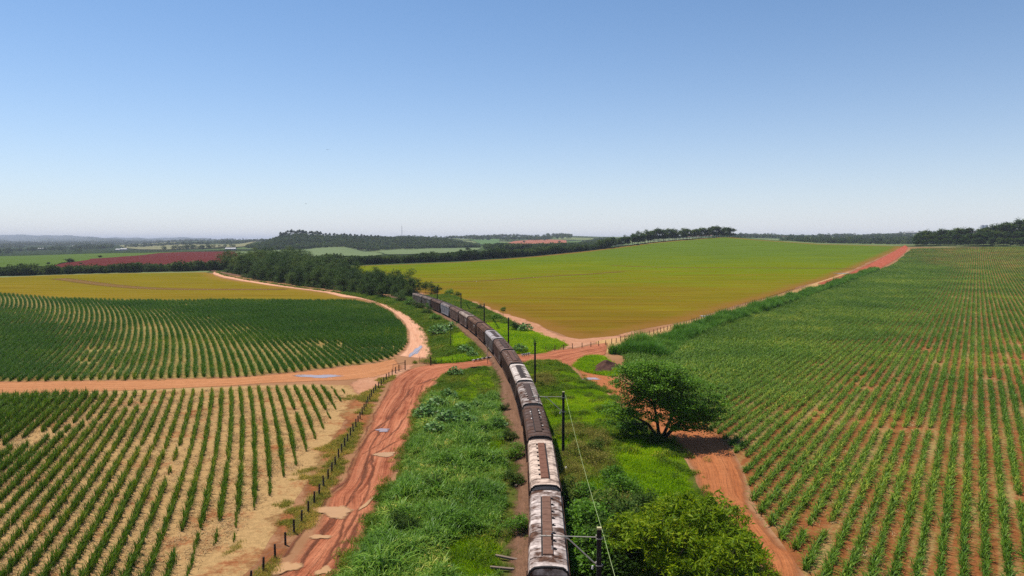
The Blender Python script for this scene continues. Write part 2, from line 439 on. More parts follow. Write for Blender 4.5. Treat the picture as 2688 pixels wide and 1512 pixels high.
M_fieldtrack = road_mat('worn_field_track', [(.33, (.15, .075, .015)), (.6, (.2, .105, .02))], width_fade=(.3, 5), edge_noise=1.2)
M_bank = road_mat('ballast_bank', [(.3, (0.0935, 0.04875, 0.0273)), (.45, (0.153, 0.07875, 0.0455)), (.56, (0.2125, 0.1125, 0.065)), (.7, (0.289, 0.1275, 0.065))], streak=.5, edge_noise=.6, fineamt=.6)

def field_mat(name, lo, mid, hi, top, edgecol, d0, d1, axis=(0.0, 1.0)):
    # young crop: soil shows more near the field's border, the stand is denser up the slope
    t = NT(name); p = t.pos(); s = t.sep(p)
    g = t.math('ADD', t.math('MULTIPLY', s[0], axis[0]), t.math('MULTIPLY', s[1], axis[1]))
    g = t.math('DIVIDE', t.math('SUBTRACT', g, d0), d1 - d0)
    st = t.noise(t.comb(t.math('MULTIPLY', s[0], .006), t.math('MULTIPLY', s[1], .05)), 1.0, 6, .62)
    st2 = t.noise(t.comb(t.math('MULTIPLY', s[0], .03), t.math('MULTIPLY', s[1], .5)), 1.0, 5, .7)
    pt = t.noise(p, .02, 5, .6)
    v = t.math('ADD', g, t.math('MULTIPLY', t.math('SUBTRACT', st, .5), .75))
    v = t.math('ADD', v, t.math('MULTIPLY', t.math('SUBTRACT', pt, .5), .45))
    c = t.ramp(v, [(.0, lo), (.32, mid), (.62, hi), (.95, top)])
    fv = t.math('ADD', t.math('MULTIPLY', t.noise(p, 1.3, 5, .75), .5), t.math('MULTIPLY', st2, .5))
    c = t.mix(1.0, c, t.ramp(fv, [(.32, .52), (.68, 1.06)]), 'MULTIPLY')
    c = t.mix(1.0, c, t.ramp(t.noise(t.comb(t.math('MULTIPLY', s[0], .012), t.math('MULTIPLY', s[1], .16)), 1.0, 5, .7), [(.3, .74), (.7, 1.2)]), 'MULTIPLY')
    e = t.math('ADD', t.attr('edge'), t.math('MULTIPLY', t.math('SUBTRACT', t.noise(p, .15, 5, .7), .5), 16))
    m = t.ramp(t.math('DIVIDE', e, 10.0), [(.0, 1.0), (.35, .75), (1.0, 0.0)])
    c = t.mix(m, c, edgecol)
    return t.done(t.bsdf(c, 1.0, 0.0))

M_bigfield = field_mat('young_crop', (.205, .112, .013), (.205, .158, .009), (.155, .19, .003), (.115, .17, .014), (.205, .10, .022), 150, 820, (.25, .95))
M_leftfield = field_mat('yellowing_crop', (.25, .16, .016), (.23, .165, .012), (.20, .165, .009), (.17, .175, .008), (.22, .13, .02), 250, 720, (0, 1))

def plainfield(name, a, b, scale=.02, edge=None):
    t = NT(name); p = t.pos(); s = t.sep(p)
    f = t.noise(t.comb(t.math('MULTIPLY', s[0], .004), t.math('MULTIPLY', s[1], .012)), 1.0, 6, .65)
    f = t.math('ADD', t.math('MULTIPLY', f, .6), t.math('MULTIPLY', t.noise(p, scale * 4, 5, .7), .4))
    return t.done(t.bsdf(t.mix(1.0, t.ramp(f, [(.35, a), (.65, b)]), (.8, .8, .8), 'MULTIPLY'), 1.0, 0.0))

def water_mat(name, col, rough=.06, spec=.6):
    t = NT(name)
    rim = t.math('ADD', t.attr('rim'), t.math('MULTIPLY', t.math('SUBTRACT', t.noise(t.pos(), 1.6, 5, .65), .5), .55))
    al = t.ramp(rim, [(.10, 0.0), (.34, 1.0)])
    c = t.ramp(t.noise(t.pos(), .8, 4, .6), [(.3, tuple(x * .85 for x in col)), (.7, col)])
    return t.done(t.mixsh(al, t.transp(), t.bsdf(c, rough, spec)))
M_mudwater = water_mat('muddy_puddle', (.46, .25, .105), .3, .12)
M_skywater = water_mat('clear_puddle', (.36, .24, .2), .08, .7)

# ------------------------------------------------------------------ ground sheet
def build_terrain():
    ang = np.concatenate([np.linspace(-48, 48, 520), np.linspace(48, 312, 90)[1:-1]])
    ang = np.radians(ang)
    rad = np.concatenate([np.linspace(3, 60, 20), np.geomspace(62, 28000, 330)])
    A, R = np.meshgrid(ang, rad); X = (R * np.sin(A)).ravel(); Y = (R * np.cos(A)).ravel()
    Z = np.where(Y > 30, H(X, np.maximum(Y, 1)), 0.0)
    fade = smooth01((Y - 30) / 200.0); Z = Z * fade
    na, nr = len(ang), len(rad)
    i = np.arange(nr - 1)[:, None] * na; j = np.arange(na)[None, :]; jn = (j + 1) % na
    F = np.stack([i + j, i + jn, i + na + jn, i + na + j], -1).reshape(-1, 4)
    V = np.stack([X, Y, Z], 1); V = np.vstack([V, [[0, 0, 0]]])
    Fc = [(len(V) - 1, int((k + 1) % na), int(k)) for k in range(na)]
    me = bpy.data.meshes.new('ground')
    me.from_pydata(V.tolist(), [], F[:, ::-1].tolist() + Fc)
    me.materials.append(M_terrain)
    E = Edge(pxof(X, Y)); w = np.where(Y > 0, smooth01((Y - E + 30) / 30.0), 0)
    at = me.attributes.new('far', 'FLOAT', 'POINT'); at.data.foreach_set('value', np.append(w, 0).astype(np.float32))
    me.polygons.foreach_set('use_smooth', np.ones(len(me.polygons), bool)); me.update()
    return tag(obj('ground', me), 'rolling red soil farmland reaching the hazy horizon', 'ground', kind='structure')
build_terrain()

def fix_up(me):
    n = np.empty(len(me.polygons) * 3); me.polygons.foreach_get('normal', n)
    if n.reshape(-1, 3)[:, 2].mean() < 0: me.flip_normals()

def sheet(name, poly, zoff, mat, step, label, cat='field', bstep=None, jit=0.0, jscale=6, kind='structure', smooth_sub=0):
    P = np.asarray(poly, float)
    if smooth_sub: P = catmull(P, smooth_sub, True)
    P = resample(P, bstep or step * .6, True)
    if jit: P = jitter(P, jit, jscale)
    lo, hi = P.min(0), P.max(0)
    gx, gy = np.meshgrid(np.arange(lo[0], hi[0], step), np.arange(lo[1], hi[1], step))
    g = np.stack([gx.ravel(), gy.ravel()], 1) + RNG.uniform(-.2, .2, (gx.size, 2)) * step
    g = g[pip(P, g)]
    g = g[distpoly(P, g) > step * .35]
    pts = [Vector((float(a), float(b))) for a, b in np.vstack([P, g])]
    n = len(P); edges = [(i, (i + 1) % n) for i in range(n)]
    vs, es, fs, *_ = delaunay_2d_cdt(pts, edges, [], 1, 1e-4)
    Q = np.array([(v.x, v.y) for v in vs])
    V = np.column_stack([Q, H(Q[:, 0], Q[:, 1]) + zoff])
    me = bpy.data.meshes.new(name); me.from_pydata(V.tolist(), [], [tuple(f) for f in fs]); me.materials.append(mat)
    at = me.attributes.new('edge', 'FLOAT', 'POINT'); at.data.foreach_set('value', distpoly(P, Q).astype(np.float32))
    me.update(); fix_up(me)
    me.polygons.foreach_set('use_smooth', np.ones(len(me.polygons), bool))
    return tag(obj(name, me), label, cat, kind=kind), P

def ribbon(name, L, R, zoff, mat, nx, step, label, cat='road', prof=None, kind='structure'):
    L = np.asarray(L, float); R = np.asarray(R, float)
    C = (resample(L, .5)[np.linspace(0, len(resample(L, .5)) - 1, 400).astype(int)] + resample(R, .5)[np.linspace(0, len(resample(R, .5)) - 1, 400).astype(int)]) / 2
    length = np.hypot(*(C[1:] - C[:-1]).T).sum(); n = max(4, int(length / step))
    def nres(p):
        seg = np.hypot(*(p[1:] - p[:-1]).T); s = np.concatenate([[0], np.cumsum(seg)]); q = np.linspace(0, s[-1], n)
        return np.stack([np.interp(q, s, p[:, 0]), np.interp(q, s, p[:, 1])], 1)
    l, r = nres(L), nres(R); u = np.linspace(0, 1, nx)
    P = l[:, None, :] * (1 - u)[None, :, None] + r[:, None, :] * u[None, :, None]
    z = H(P[..., 0], P[..., 1]) + zoff
    if prof is not None: z = z + np.interp(u, np.linspace(0, 1, len(prof)), prof)[None, :]
    V = np.concatenate([P, z[..., None]], -1).reshape(-1, 3)
    i = np.arange(n - 1)[:, None] * nx; j = np.arange(nx - 1)[None, :]
    F = np.stack([i + j, i + j + 1, i + nx + j + 1, i + nx + j], -1).reshape(-1, 4)
    me = mkmesh(name, V, F, [mat], True)
    w = np.hypot(*(r - l).T); along = np.linspace(0, length, n)
    T = np.stack([(u[None, :] - .5) * w[:, None], np.repeat(along[:, None], nx, 1)], -1).reshape(-1, 2)
    ed = (np.minimum(u, 1 - u)[None, :] * w[:, None]); ed = np.minimum(ed, np.minimum(along, length - along)[:, None] + .0)
    E = np.stack([ed, ed], -1).reshape(-1, 2)
    li = np.empty(len(me.loops), np.int32); me.loops.foreach_get('vertex_index', li)
    for nm, A in (('T', T), ('E', E)):
        lay = me.uv_layers.new(name=nm); lay.data.foreach_set('uv', A[li].astype(np.float32).ravel())
    fix_up(me)
    return tag(obj(name, me), label, cat, kind=kind)

# ------------------------------------------------------------------ railway centre line (world), wagon pitch
_roof = [(1382,1425),(1374,1226),(1358,1097.5),(1338,1012),(1319,954),(1300,911),(1281,878.5),(1256,848.7),(1232,828),(1210,810),(1187,794.4),(1166,782.9),(1144.8,771.5),(1124,762.6),(1099,753),(1074,744),(1046,737)]
_rw = np.array([G(x * 1.0435, y * 1.0435, 4.45) for x, y in _roof])
_pc = np.polyfit(_rw[:, 1], _rw[:, 0], 4)
_near = np.stack([np.polyval(_pc, np.linspace(44, 312, 200)), np.linspace(44, 312, 200)], 1)
_t0 = (_near[0] - _near[4]); _t0 /= np.hypot(*_t0)
_back = np.array([_near[0] + _t0 * d for d in np.arange(90, 0, -6)])
_fwd = np.array([(-63, 345), (-88, 385), (-120, 427), (-160, 475), (-205, 530), (-245, 590)], float)
TRACK = resample(np.vstack([_back, _near[::8], catmull(np.vstack([_near[-30], _near[-1], _fwd]), 6)[7:]]), 1.0)
TRACK = np.stack([np.convolve(np.pad(TRACK[:, k], 12, mode='edge'), np.ones(25) / 25, 'valid') for k in (0, 1)], 1)[3:-3]
TN = normals2(TRACK)
TS = np.concatenate([[0], np.cumsum(np.hypot(*(TRACK[1:] - TRACK[:-1]).T))])
def track_at(s): return np.array([np.interp(s, TS, TRACK[:, 0]), np.interp(s, TS, TRACK[:, 1])])
def track_dir(s):
    d = track_at(s + 1) - track_at(s - 1); return d / np.hypot(*d)
S0 = TS[np.argmin(np.abs(TRACK[:, 1] - _rw[0, 1]))]     # rear end of the last wagon
def track_off(d, a=0, b=None): return (TRACK + TN * d)[a:b]
# ------------------------------------------------------------------ outlines (pixels of the survey photo -> ground points)
ML = GTL([(640,1640),(722,1512),(769,1457),(828,1369),(853,1301),(887,1276),(912,1221),(938,1170),(963,1120),(980,1077),(1005,1035),(1022,1003),(1042,984),(1080,966),(1130,957),(1200,952),(1260,944),(1300,940),(1345,936),(1410,930),(1452,920),(1510,914),(1560,904),(1600,899)])
MR = GTL([(800,1640),(891,1512),(929,1462),(967,1407),(995,1348),(1005,1301),(1035,1267),(1056,1212),(1086,1136),(1092,1090),(1111,1052),(1136,1022),(1166,989),(1200,976),(1238,966),(1297,960),(1345,954),(1410,949),(1462,952),(1489,962),(1515,962),(1545,942),(1585,934),(1592,925)])
FRL = GTL([(998,949),(1039,935),(1060,919),(1069,900),(1070,872),(1055,842),(1022,814),(988,794),(940,783),(893,779),(853,768),(772,757),(704,749),(641,739),(581,728),(556,719),(560,714)])
FRR = GTL([(1100,957),(1133,945),(1136,920),(1131,893),(1111,857),(1071,827),(1016,800),(962,784),(880,767.5),(772,753.5),(717,745.5),(647,734.5),(590,723),(573,716),(572,713)])
MDL = GTL([(-500,1000),(-200,1001),(0,1002),(140,1000),(349,998),(489,994),(600,992),(693,985),(810,973),(903,962),(984,953),(1040,940)])
MDR = GTL([(-500,1040),(-200,1038),(0,1036),(140,1033),(349,1026),(489,1020),(600,1015),(693,1008),(810,1003),(903,1000),(984,992),(1060,968)])
STL = GTL([(1560,896),(1600,889),(1686,879),(1759,856),(1850,832),(2015,782),(2143,742),(2228,713)])
STR = GTL([(1575,932),(1600,927),(1700,897),(1759,876),(1850,846),(2015,795),(2143,754),(2228,727)])
RRL = GTL([(2143,744),(2228,716),(2288,689),(2330,668),(2360,652),(2376,643)])
RRR = GTL([(2160,750),(2260,722),(2310,706),(2350,684),(2376,664),(2384,650)])
# long track along the right-hand grass strip
RTL = GTL([(1505,962),(1520,983),(1524,997),(1563,1013),(1586,1024),(1607,1045),(1650,1086),(1700,1128),(1753,1160),(1796,1204),(1812,1238),(1821,1272),(1838,1314),(1893,1340),(1922,1394),(1960,1445),(1986,1491),(2040,1640)])
RTR = GTL([(1570,945),(1605,985),(1640,1000),(1680,1022),(1730,1056),(1780,1085),(1838,1112),(1893,1142),(1934,1187),(1962,1250),(1976,1330),(2026,1388),(2060,1430),(2104,1456),(2118,1510),(2190,1640)])

trk = lambda d, y0, y1: np.array([p + n * d for p, n in zip(TRACK, TN) if y0 <= p[1] <= y1])
LSP = np.vstack([MR[:16], trk(-2.2, 25, 148)[::-1]])
RSP = np.vstack([trk(2.0, 25, 150), GTL([(1410,950),(1462,953),(1489,964)]), RTL[1:]])
FLS = np.vstack([GTL([(1134,955),(1200,951),(1270,944)]), trk(-2.4, 164, 330), FRR[1:9][::-1]])
_fr = GTL([(1405,929),(1452,918),(1483,906),(1463,894),(1425,886),(1405,876),(1380,866),(1341,849),(1308,831),(1263,810),(1232,796),(1180,776)])
FRS = np.vstack([_fr, trk(2.2, 166, 330)[::-1]])
MOUNDG = GTL([(1508,962),(1516,950),(1530,940),(1553,934),(1580,936),(1600,950),(1625,975),(1612,990),(1570,984),(1530,976)])
LOWC = GTL([(-560,1046),(-200,1046),(0,1040),(300,1033),(600,1022),(760,1016),(850,1014),(908,1026),(886,1076),(851,1124),(808,1180),(762,1248),(727,1261),(700,1324),(657,1343),(610,1431),(563,1433),(510,1492),(440,1640),(-700,1640)])
UPC = GTL([(-560,1000),(-200,1000),(0,1001),(140,999),(349,996),(489,992),(600,990),(693,983),(810,971),(903,960),(984,950),(1036,934),(1057,918),(1066,900),(1068,874),(1052,848),(1019,821),(984,803),(938,793),(833,791),(600,791),(303,790),(186,787),(93,781),(0,774),(-250,757),(-500,748)])
RTC = GTL([(1640,985),(1700,1040),(1760,1088),(1838,1115),(1893,1145),(1931,1187),(1956,1246),(1966,1272),(1976,1326),(2026,1388),(2055,1430),(2102,1455),(2114,1510),(2140,1640),(3100,1640),(3100,662),(2900,656),(2688,648),(2500,651),(2391,653.5),(2384,660),(2350,690),(2300,716),(2228,729),(2015,799),(1759,880),(1640,920)])
TALL = np.vstack([GTL([(1594,930),(1640,914),(1700,898),(1759,879),(1850,850),(2015,800),(2143,760),(2228,731),(2292,708)])])
_tn = normals2(TALL)
TALLP = np.vstack([TALL, (TALL + _tn * np.array([15, 13, 10, 8, 7, 7, 6, 6, 5])[:, None])[::-1]])
BIGF = GTL([(1236,792),(1273,808),(1341,833),(1399,851),(1477,886),(1524,893),(1582,893),(1607,887),(1690,866),(1773,849),(1850,829),(2015,780),(2143,741),(2228,712),(2288,686),(2330,666),(2370,645)])
_be = np.array([(  (px - CX) / FPX * e, e) for px, e in zip(EX, EY) if 790 <= px <= 2385][::-1], float)
BIGP = np.vstack([BIGF, _be - np.array([0, 3.0]), [(-150, 570), (-112, 500), (-70, 420), (-44, 360), (-34, 325)]])
LFP = np.vstack([GTL([(960,791),(893,780.5),(853,769),(772,758),(704,750),(641,740),(581,729),(556,720)]), GTL([(540,714.8),(314,717.5),(140,722.5),(0,728.5),(-250,742)]), GTL([(-250,757),(0,773),(93,780),(186,787),(303,790),(600,790),(833,790)])])

# base of the fields
sheet('cane_field_soil', GTL([(-560,1046),(0,1034),(300,1028),(600,1016),(760,1010),(880,1008),(935,1010),(950,1025),(900,1110),(850,1190),(800,1290),(740,1370),(690,1440),(620,1512),(560,1640),(-700,1640)]), .012, M_strawsoil, 4, 'straw covered red soil under the near left cane rows', 'soil', jit=.5)
sheet('cane_floor', UPC, .012, M_canefloor, 14, 'soil under the tall left cane field', 'soil')
sheet('row_soil', RTC, .015, M_rowsoil, 12, 'red soil with straw between the right cane rows', 'soil')
sheet('crop_field', BIGP, .03, M_bigfield, 9, 'broad yellow green crop field sloping up right of the train', 'field', jit=1.0, jscale=12)
sheet('crop_field', LFP, .03, M_leftfield, 7, 'yellow brown crop field beyond the left cane', 'field', jit=.8, jscale=10)
# bare pink earth beside the big field and at the junction
M_pink = soil_mat('pink_bare_earth', [(.3, (.42, .18, .085)), (.5, (.54, .26, .145)), (.7, (.62, .34, .2))], scale=.2, fade=1.6)
sheet('bare_earth', GTL([(1225,790),(1250,792),(1341,826),(1399,845),(1477,880),(1524,889),(1600,882),(1680,864),(1690,872),(1620,890),(1560,905),(1500,915),(1455,922),(1478,905),(1452,893),(1405,878),(1341,852),(1263,813)]), .038, M_pink, 2.2, 'bare pink earth along the crop field border', 'soil', jit=.5)
sheet('bare_earth', GTL([(905,1010),(960,985),(1030,960),(1060,955),(1110,950),(1075,985),(1035,1000),(1010,1035),(985,1075),(960,1110),(930,1150),(895,1160),(905,1100),(930,1050)]), .02, M_pink, 1.5, 'bare earth beside the fence and gate', 'soil', jit=.4)
sheet('grassy_ground', LSP, .018, M_grassfloor, 2.5, 'grass covered ground left of the train', 'ground', jit=.3, jscale=4)
sheet('grassy_ground', RSP, .018, M_grassfloor, 2.5, 'grass covered ground right of the train', 'ground', jit=.3, jscale=4)
sheet('grassy_ground', FLS, .03, M_grassfloor, 3, 'grass covered ground between dirt road and train', 'ground', jit=.4, jscale=4)
sheet('grassy_ground', FRS, .045, M_grassfloor, 3, 'grass covered ground between train and crop field', 'ground', jit=.4, jscale=4)
sheet('grassy_ground', MOUNDG, .05, M_grassfloor, 1.5, 'grass patch beside the dark soil heap', 'ground', jit=.3, jscale=3)
# roads
ribbon('dirt_road', FRL[1:], FRR[1:], .034, M_farmroad, 13, 1.5, 'pale pink farm road curving round the left cane field')
ribbon('dirt_road', MDL, MDR, .03, M_midroad, 11, 1.2, 'orange dirt track between the two left cane fields')
ribbon('dirt_road', STL, STR, .052, M_sandtrack, 9, 1.5, 'sandy track beside the right hand fence')
ribbon('dirt_road', RRL, RRR, .06, M_redroad, 11, 4, 'deep red road climbing to the right horizon')
ribbon('dirt_road', RTL, RTR, .04, M_redtrack, 11, 1.0, 'red dirt track along the right cane field')
ribbon('dirt_road', catmull(ML, 5), catmull(MR, 5), .062, M_mainroad, 17, .8, 'deeply rutted red mud road with the railway crossing')
# tracks worn into the crop
def field_track(pts, w, label, off=.06):
    C = catmull(GTL(pts), 5); n = normals2(C)
    ribbon('field_track', C - n * w / 2, C + n * w / 2, off, M_fieldtrack, 7, 4, label, 'track')
field_track([(150,731),(190,736),(240,743),(320,752),(420,758),(560,760),(760,759.5)], 14, 'brown track curving through the left crop field')
field_track([(1120,742),(1280,737),(1420,727),(1520,721),(1640,713)], 9, 'brown track crossing the big crop field')
field_track([(1600,697),(1750,702),(1900,703),(2100,704),(2250,705)], 9, 'faint brown line across the green upper crop field')

# far fields
def farsheet(name, pts, a, b, step, label, off=.9):
    return sheet(name, GTL(pts), off, plainfield(name + '_soil', a, b), step, label, 'field', bstep=step * .7, jit=step * .12, jscale=5)
Z3 = lambda L: [(x / 2.862, 560 + y / 2.862) for x, y in L]
Z4 = lambda L: [(800 + x / 2.862, 560 + y / 2.862) for x, y in L]
farsheet('green_field', [(-300,676),(0,673.5),(200,668),(349,665),(500,662),(560,661.5),(520,668),(440,672),(350,676),(255,682),(190,689),(140,700),(60,703),(-300,705)], (.085, .135, .025), (.11, .165, .032), 12, 'smooth green field beyond the creek trees')
farsheet('ploughed_field', Z3([(340,416),(420,395),(560,374),(700,347),(1000,325),(1200,302),(1480,293),(1770,291),(1790,318),(1850,335),(1840,372),(1500,385),(1000,400),(700,408),(420,420)]), (.115, .024, .022), (.15, .033, .027), 12, 'maroon ploughed field beyond the creek trees', 1.2)
farsheet('pale_field', Z4([(-560,300),(-340,285),(-120,283),(0,274),(120,268),(220,257),(290,257),(340,268),(400,281),(440,290),(600,310),(500,325),(250,327),(0,327),(-300,318)]), (.15, .2, .09), (.19, .235, .11), 14, 'pale green field at the foot of the wooded hill')
farsheet('pale_field', Z4([(545,292),(620,281),(700,275),(900,269),(1100,265),(1330,262),(1290,285),(1150,296),(1000,302),(800,310),(640,312)]), (.15, .2, .09), (.19, .235, .11), 14, 'pale green strip right of the wooded hill foot')
farsheet('pale_field', Z3([(900,243),(1050,232),(1300,216),(1345,222),(1500,236),(1700,238),(1850,225),(2000,203),(2030,210),(1850,250),(1600,262),(1400,270),(1250,277),(1000,272),(940,262)]), (.2, .2, .09), (.26, .24, .13), 30, 'pale tan fields on the slope left of the wooded hill', 2.0)
farsheet('red_field', Z4([(1380,266),(1460,250),(1520,228),(1580,210),(1680,203),(1850,200),(1960,205),(1965,228),(1900,245),(1750,255),(1560,268)]), (.34, .12, .07), (.42, .16, .095), 16, 'bright red ploughed field on the middle hillside', 1.5)
farsheet('green_field', Z4([(1235,197),(1340,194),(1465,192),(1462,225),(1400,236),(1330,238),(1290,220)]), (.10, .17, .055), (.12, .2, .07), 16, 'green field beside the red hillside field', 1.5)

# puddles
def puddle(px, rx, ry, mat, label, off=.125, seed=0, rot=0.0):
    c = GT(*px); r = np.random.default_rng(seed); n = 36
    a = np.linspace(0, 2 * math.pi, n, endpoint=False)
    k = 1 + .22 * np.sin(2 * a + r.uniform(0, 6)) + .18 * np.sin(3 * a + r.uniform(0, 6)) + .1 * np.sin(5 * a + r.uniform(0, 6)) + r.normal(0, .04, n)
    P = np.stack([np.cos(a) * rx * k, np.sin(a) * ry * k], 1) * 1.3
    ca, sa = math.cos(rot), math.sin(rot); P = P @ np.array([[ca, sa], [-sa, ca]]) + c
    z = float(H(P[:, 0], P[:, 1]).mean()) + off
    V = np.column_stack([P, np.full(n, z)]); V = np.vstack([V, [[c[0], c[1], z]]])
    me = mkmesh('puddle', V, [(i, (i + 1) % n, n) for i in range(n)], [mat])
    at = me.attributes.new('rim', 'FLOAT', 'POINT'); at.data.foreach_set('value', np.append(np.zeros(n), 1.0).astype(np.float32))
    tag(obj('puddle', me), label, 'puddle', kind='structure')
puddle((878,1345), 1.7, 1.4, M_mudwater, 'largest tan muddy puddle on the rutted road', seed=1)
puddle((840,1412), .8, .5, M_mudwater, 'muddy puddle nearer than the largest one', seed=2)
puddle((752,1494), .9, 1.0, M_mudwater, 'muddy puddle at the left edge of the rutted road', seed=3)
puddle((850,1502), .6, .6, M_mudwater, 'small muddy puddle at the bottom of the road', seed=4)
puddle((1010,1195), 1.5, .8, M_mudwater, 'pale puddle midway along the rutted road', seed=5)
puddle((962,1325), .2, 1.7, M_mudwater, 'thin curved streak of muddy water', seed=6, rot=-.25)
puddle((1005,1131), .9, .8, M_skywater, 'small wet puddle in the upper ruts', seed=7)
puddle((835,988), 3.6, 1.7, M_skywater, 'lavender puddle on the track between cane fields', .06, 8)
puddle((1089,925), .9, 5, M_skywater, 'wet wheel puddle behind the gate', .06, 9)
puddle((1097,918), .5, 6, M_skywater, 'narrow wet wheel rut behind the gate', .09, 10)
puddle((1551,995), 1.3, 1.2, M_skywater, 'bluish puddle beside the dark soil heap', .07, 11)
puddle((1855,830), 1.6, 2.0, M_skywater, 'puddle at the fence by the crop field', .09, 12)
puddle((2212,718), 6, 3, M_skywater, 'bright strip of water at the crop field end', .12, 13)

# wheel ruts pressed into the mud
M_rut = road_mat('wet_rut_mud', [(.38, (.14, .045, .022)), (.5, (.21, .072, .036)), (.62, (.29, .105, .055))], width_fade=(.0, .3), edge_noise=.12, streak=2.0, wob=.3)
_z7 = lambda L: [(600 + x / 2.368, 900 + y / 2.368) for x, y in L]
def rut(L, w, label, off):
    C = catmull(GTL(_z7(L)), 8); C = resample(C, .4); C = jitter(C, .12, 6); N_ = normals2(C)
    wv = w * np.clip(.5 + .16 * noise1(len(C), 8, RNG), .22, .8)[:, None]
    ribbon('wheel_rut', C - N_ * wv / 2, C + N_ * wv / 2, off, M_rut, 7, .5, label, 'rut')
for i_, (L_, w_) in enumerate([([(1430, 190), (1330, 225), (1235, 245), (1190, 290), (1205, 340), (1190, 420), (1150, 470)], .8), ([(1300, 215), (1190, 255), (1125, 295), (1090, 360), (1000, 470), (890, 560), (830, 650), (765, 740), (725, 850), (660, 910), (575, 1030), (460, 1180), (345, 1340)], .8),
   ([(1160, 290), (1060, 380), (1000, 450), (940, 560), (880, 650), (850, 760), (830, 860), (770, 950), (690, 1080)], .7), ([(1000, 290), (930, 400), (880, 500), (825, 610), (780, 690)], .6),
   ([(1150, 555), (1000, 640), (900, 700), (850, 800), (800, 900), (700, 1060), (570, 1210), (430, 1400)], .8), ([(880, 690), (895, 800), (835, 1000), (710, 1200), (600, 1400)], .7), ([(1140, 330), (1120, 420), (1060, 520), (950, 620), (830, 700)], .6), ([(760, 1040), (700, 1180), (640, 1300), (560, 1440)], 1.0), ([(640, 1090), (560, 1210), (480, 1330), (400, 1449)], 1.0), ([(820, 1060), (770, 1180), (690, 1320), (640, 1449)], .9)]):
    rut(L_, w_, 'dark wet wheel rut in the red mud road', .068 + .004 * i_)
sheet('verge_soil', GTL([(930,1030),(905,1070),(868,1130),(825,1190),(785,1255),(735,1330),(690,1400),(640,1470),(560,1600),(690,1600),(735,1512),(775,1457),(835,1369),(860,1301),(893,1276),(918,1221),(944,1170),(969,1120),(985,1077),(1005,1040)]), .024, M_vergesoil, 1.1, 'reddish soil strip under the left fence', 'soil', bstep=.6, jit=.9, jscale=7)
# ------------------------------------------------------------------ railway bed and track
def bed():
    i0 = np.argmax(TRACK[:, 1] > -20); i1 = len(TRACK) - 5
    P = TRACK[i0:i1]; N = TN[i0:i1]
    wl = np.full(len(P), 3.1); yy = P[:, 1]
    wl = wl + 1.2 * np.exp(-((yy - 112) / 16) ** 2) + .6 * np.exp(-((yy - 62) / 9) ** 2) + .8 * np.exp(-((yy - 215) / 30) ** 2)
    ribbon('railway_bank', P - N * wl[:, None], P + N * 2.8, .02, M_bank, 15, .8, 'brown ballast bank under the train', 'ballast', prof=[0, .1, .2, .34, .36, .36, .36, .36, .36, .36, .34, .3, .18, .06, 0])
    mb = MB(); Pc = P[::2]; Nc = N[::2]
    for sgn in (-1, 1):
        q = Pc + Nc * sgn * .8
        for k in range(len(q) - 1):
            a, b = q[k], q[k + 1]; n = Nc[k] * .035
            z0, z1 = .44, .58
            V = [(a[0]-n[0],a[1]-n[1],z0),(a[0]+n[0],a[1]+n[1],z0),(a[0]+n[0],a[1]+n[1],z1),(a[0]-n[0],a[1]-n[1],z1),
                 (b[0]-n[0],b[1]-n[1],z0),(b[0]+n[0],b[1]+n[1],z0),(b[0]+n[0],b[1]+n[1],z1),(b[0]-n[0],b[1]-n[1],z1)]
            mb.add(V, [(0,1,5,4),(1,2,6,5),(2,3,7,6),(3,0,4,7)], 0)
    s = TS[i0]
    while s < TS[i1]:
        p = track_at(s); d = track_dir(s)
        mb.box((p[0], p[1], .40), (2.2, .24, .12), 1, rz=math.atan2(-d[0], d[1])); s += .65
    tag(mb.build('railway_track', [simple('rail_steel', (.13, .09, .07), .5, .4), simple('sleeper_wood', (.09, .065, .05))]), 'railway track curving away under the train', 'track', kind='structure')
bed()

# ------------------------------------------------------------------ hopper wagons
def wagon_skin(name, rust=False):
    t = NT(name); p = t.objco(); oi = t.n('ObjectInfo'); s = t.sep(p)
    col = oi.outputs['Color']; amt = oi.outputs['Alpha']
    off = t.math('MULTIPLY', oi.outputs['Random'], 40.0)
    q = t.n('VectorMath'); q.operation = 'ADD'; t.set(q.inputs[0], p); t.set(q.inputs[1], t.comb(off, off, off)); q = q.outputs[0]
    cross = t.noise(t.map(q, scale=(.35, .8, .4)), 1.0, 4, .55, .8)       # streaks running across the roof
    blot = t.noise(q, .6, 5, .6)
    down = t.noise(t.map(q, scale=(3, 3, .35)), 1.0, 5, .65)
    f = t.math('ADD', t.math('MULTIPLY', cross, .4), t.math('ADD', t.math('MULTIPLY', blot, .4), t.math('MULTIPLY', down, .2)))
    f = t.math('ADD', f, t.math('MULTIPLY', t.math('SUBTRACT', amt, .5), .3))
    m = t.ramp(f, [(.44, 0.0), (.56, 1.0)])
    rustc = t.ramp(t.noise(q, 2.3, 6, .72), [(.3, (.022, .013, .010)), (.5, (.075, .036, .022)), (.7, (.15, .075, .043)), (.85, (.21, .12, .075))])
    paint = t.mix(1.0, t.mix(1.0, col, (.84, .75, .68), 'MULTIPLY'), t.ramp(t.noise(q, 3.1, 5, .7), [(.3, .68), (.7, 1.1)]), 'MULTIPLY')
    c = t.mix(m, paint, rustc)
    return t.done(t.bsdf(c, .8, .08, t.bump(t.noise(q, 8, 4, .6), .25, .03)))
M_wskin = wagon_skin('weathered_wagon_paint')
M_dark = simple('sooty_steel', (.02, .016, .014), .8, .25, .4)
M_hatch = None
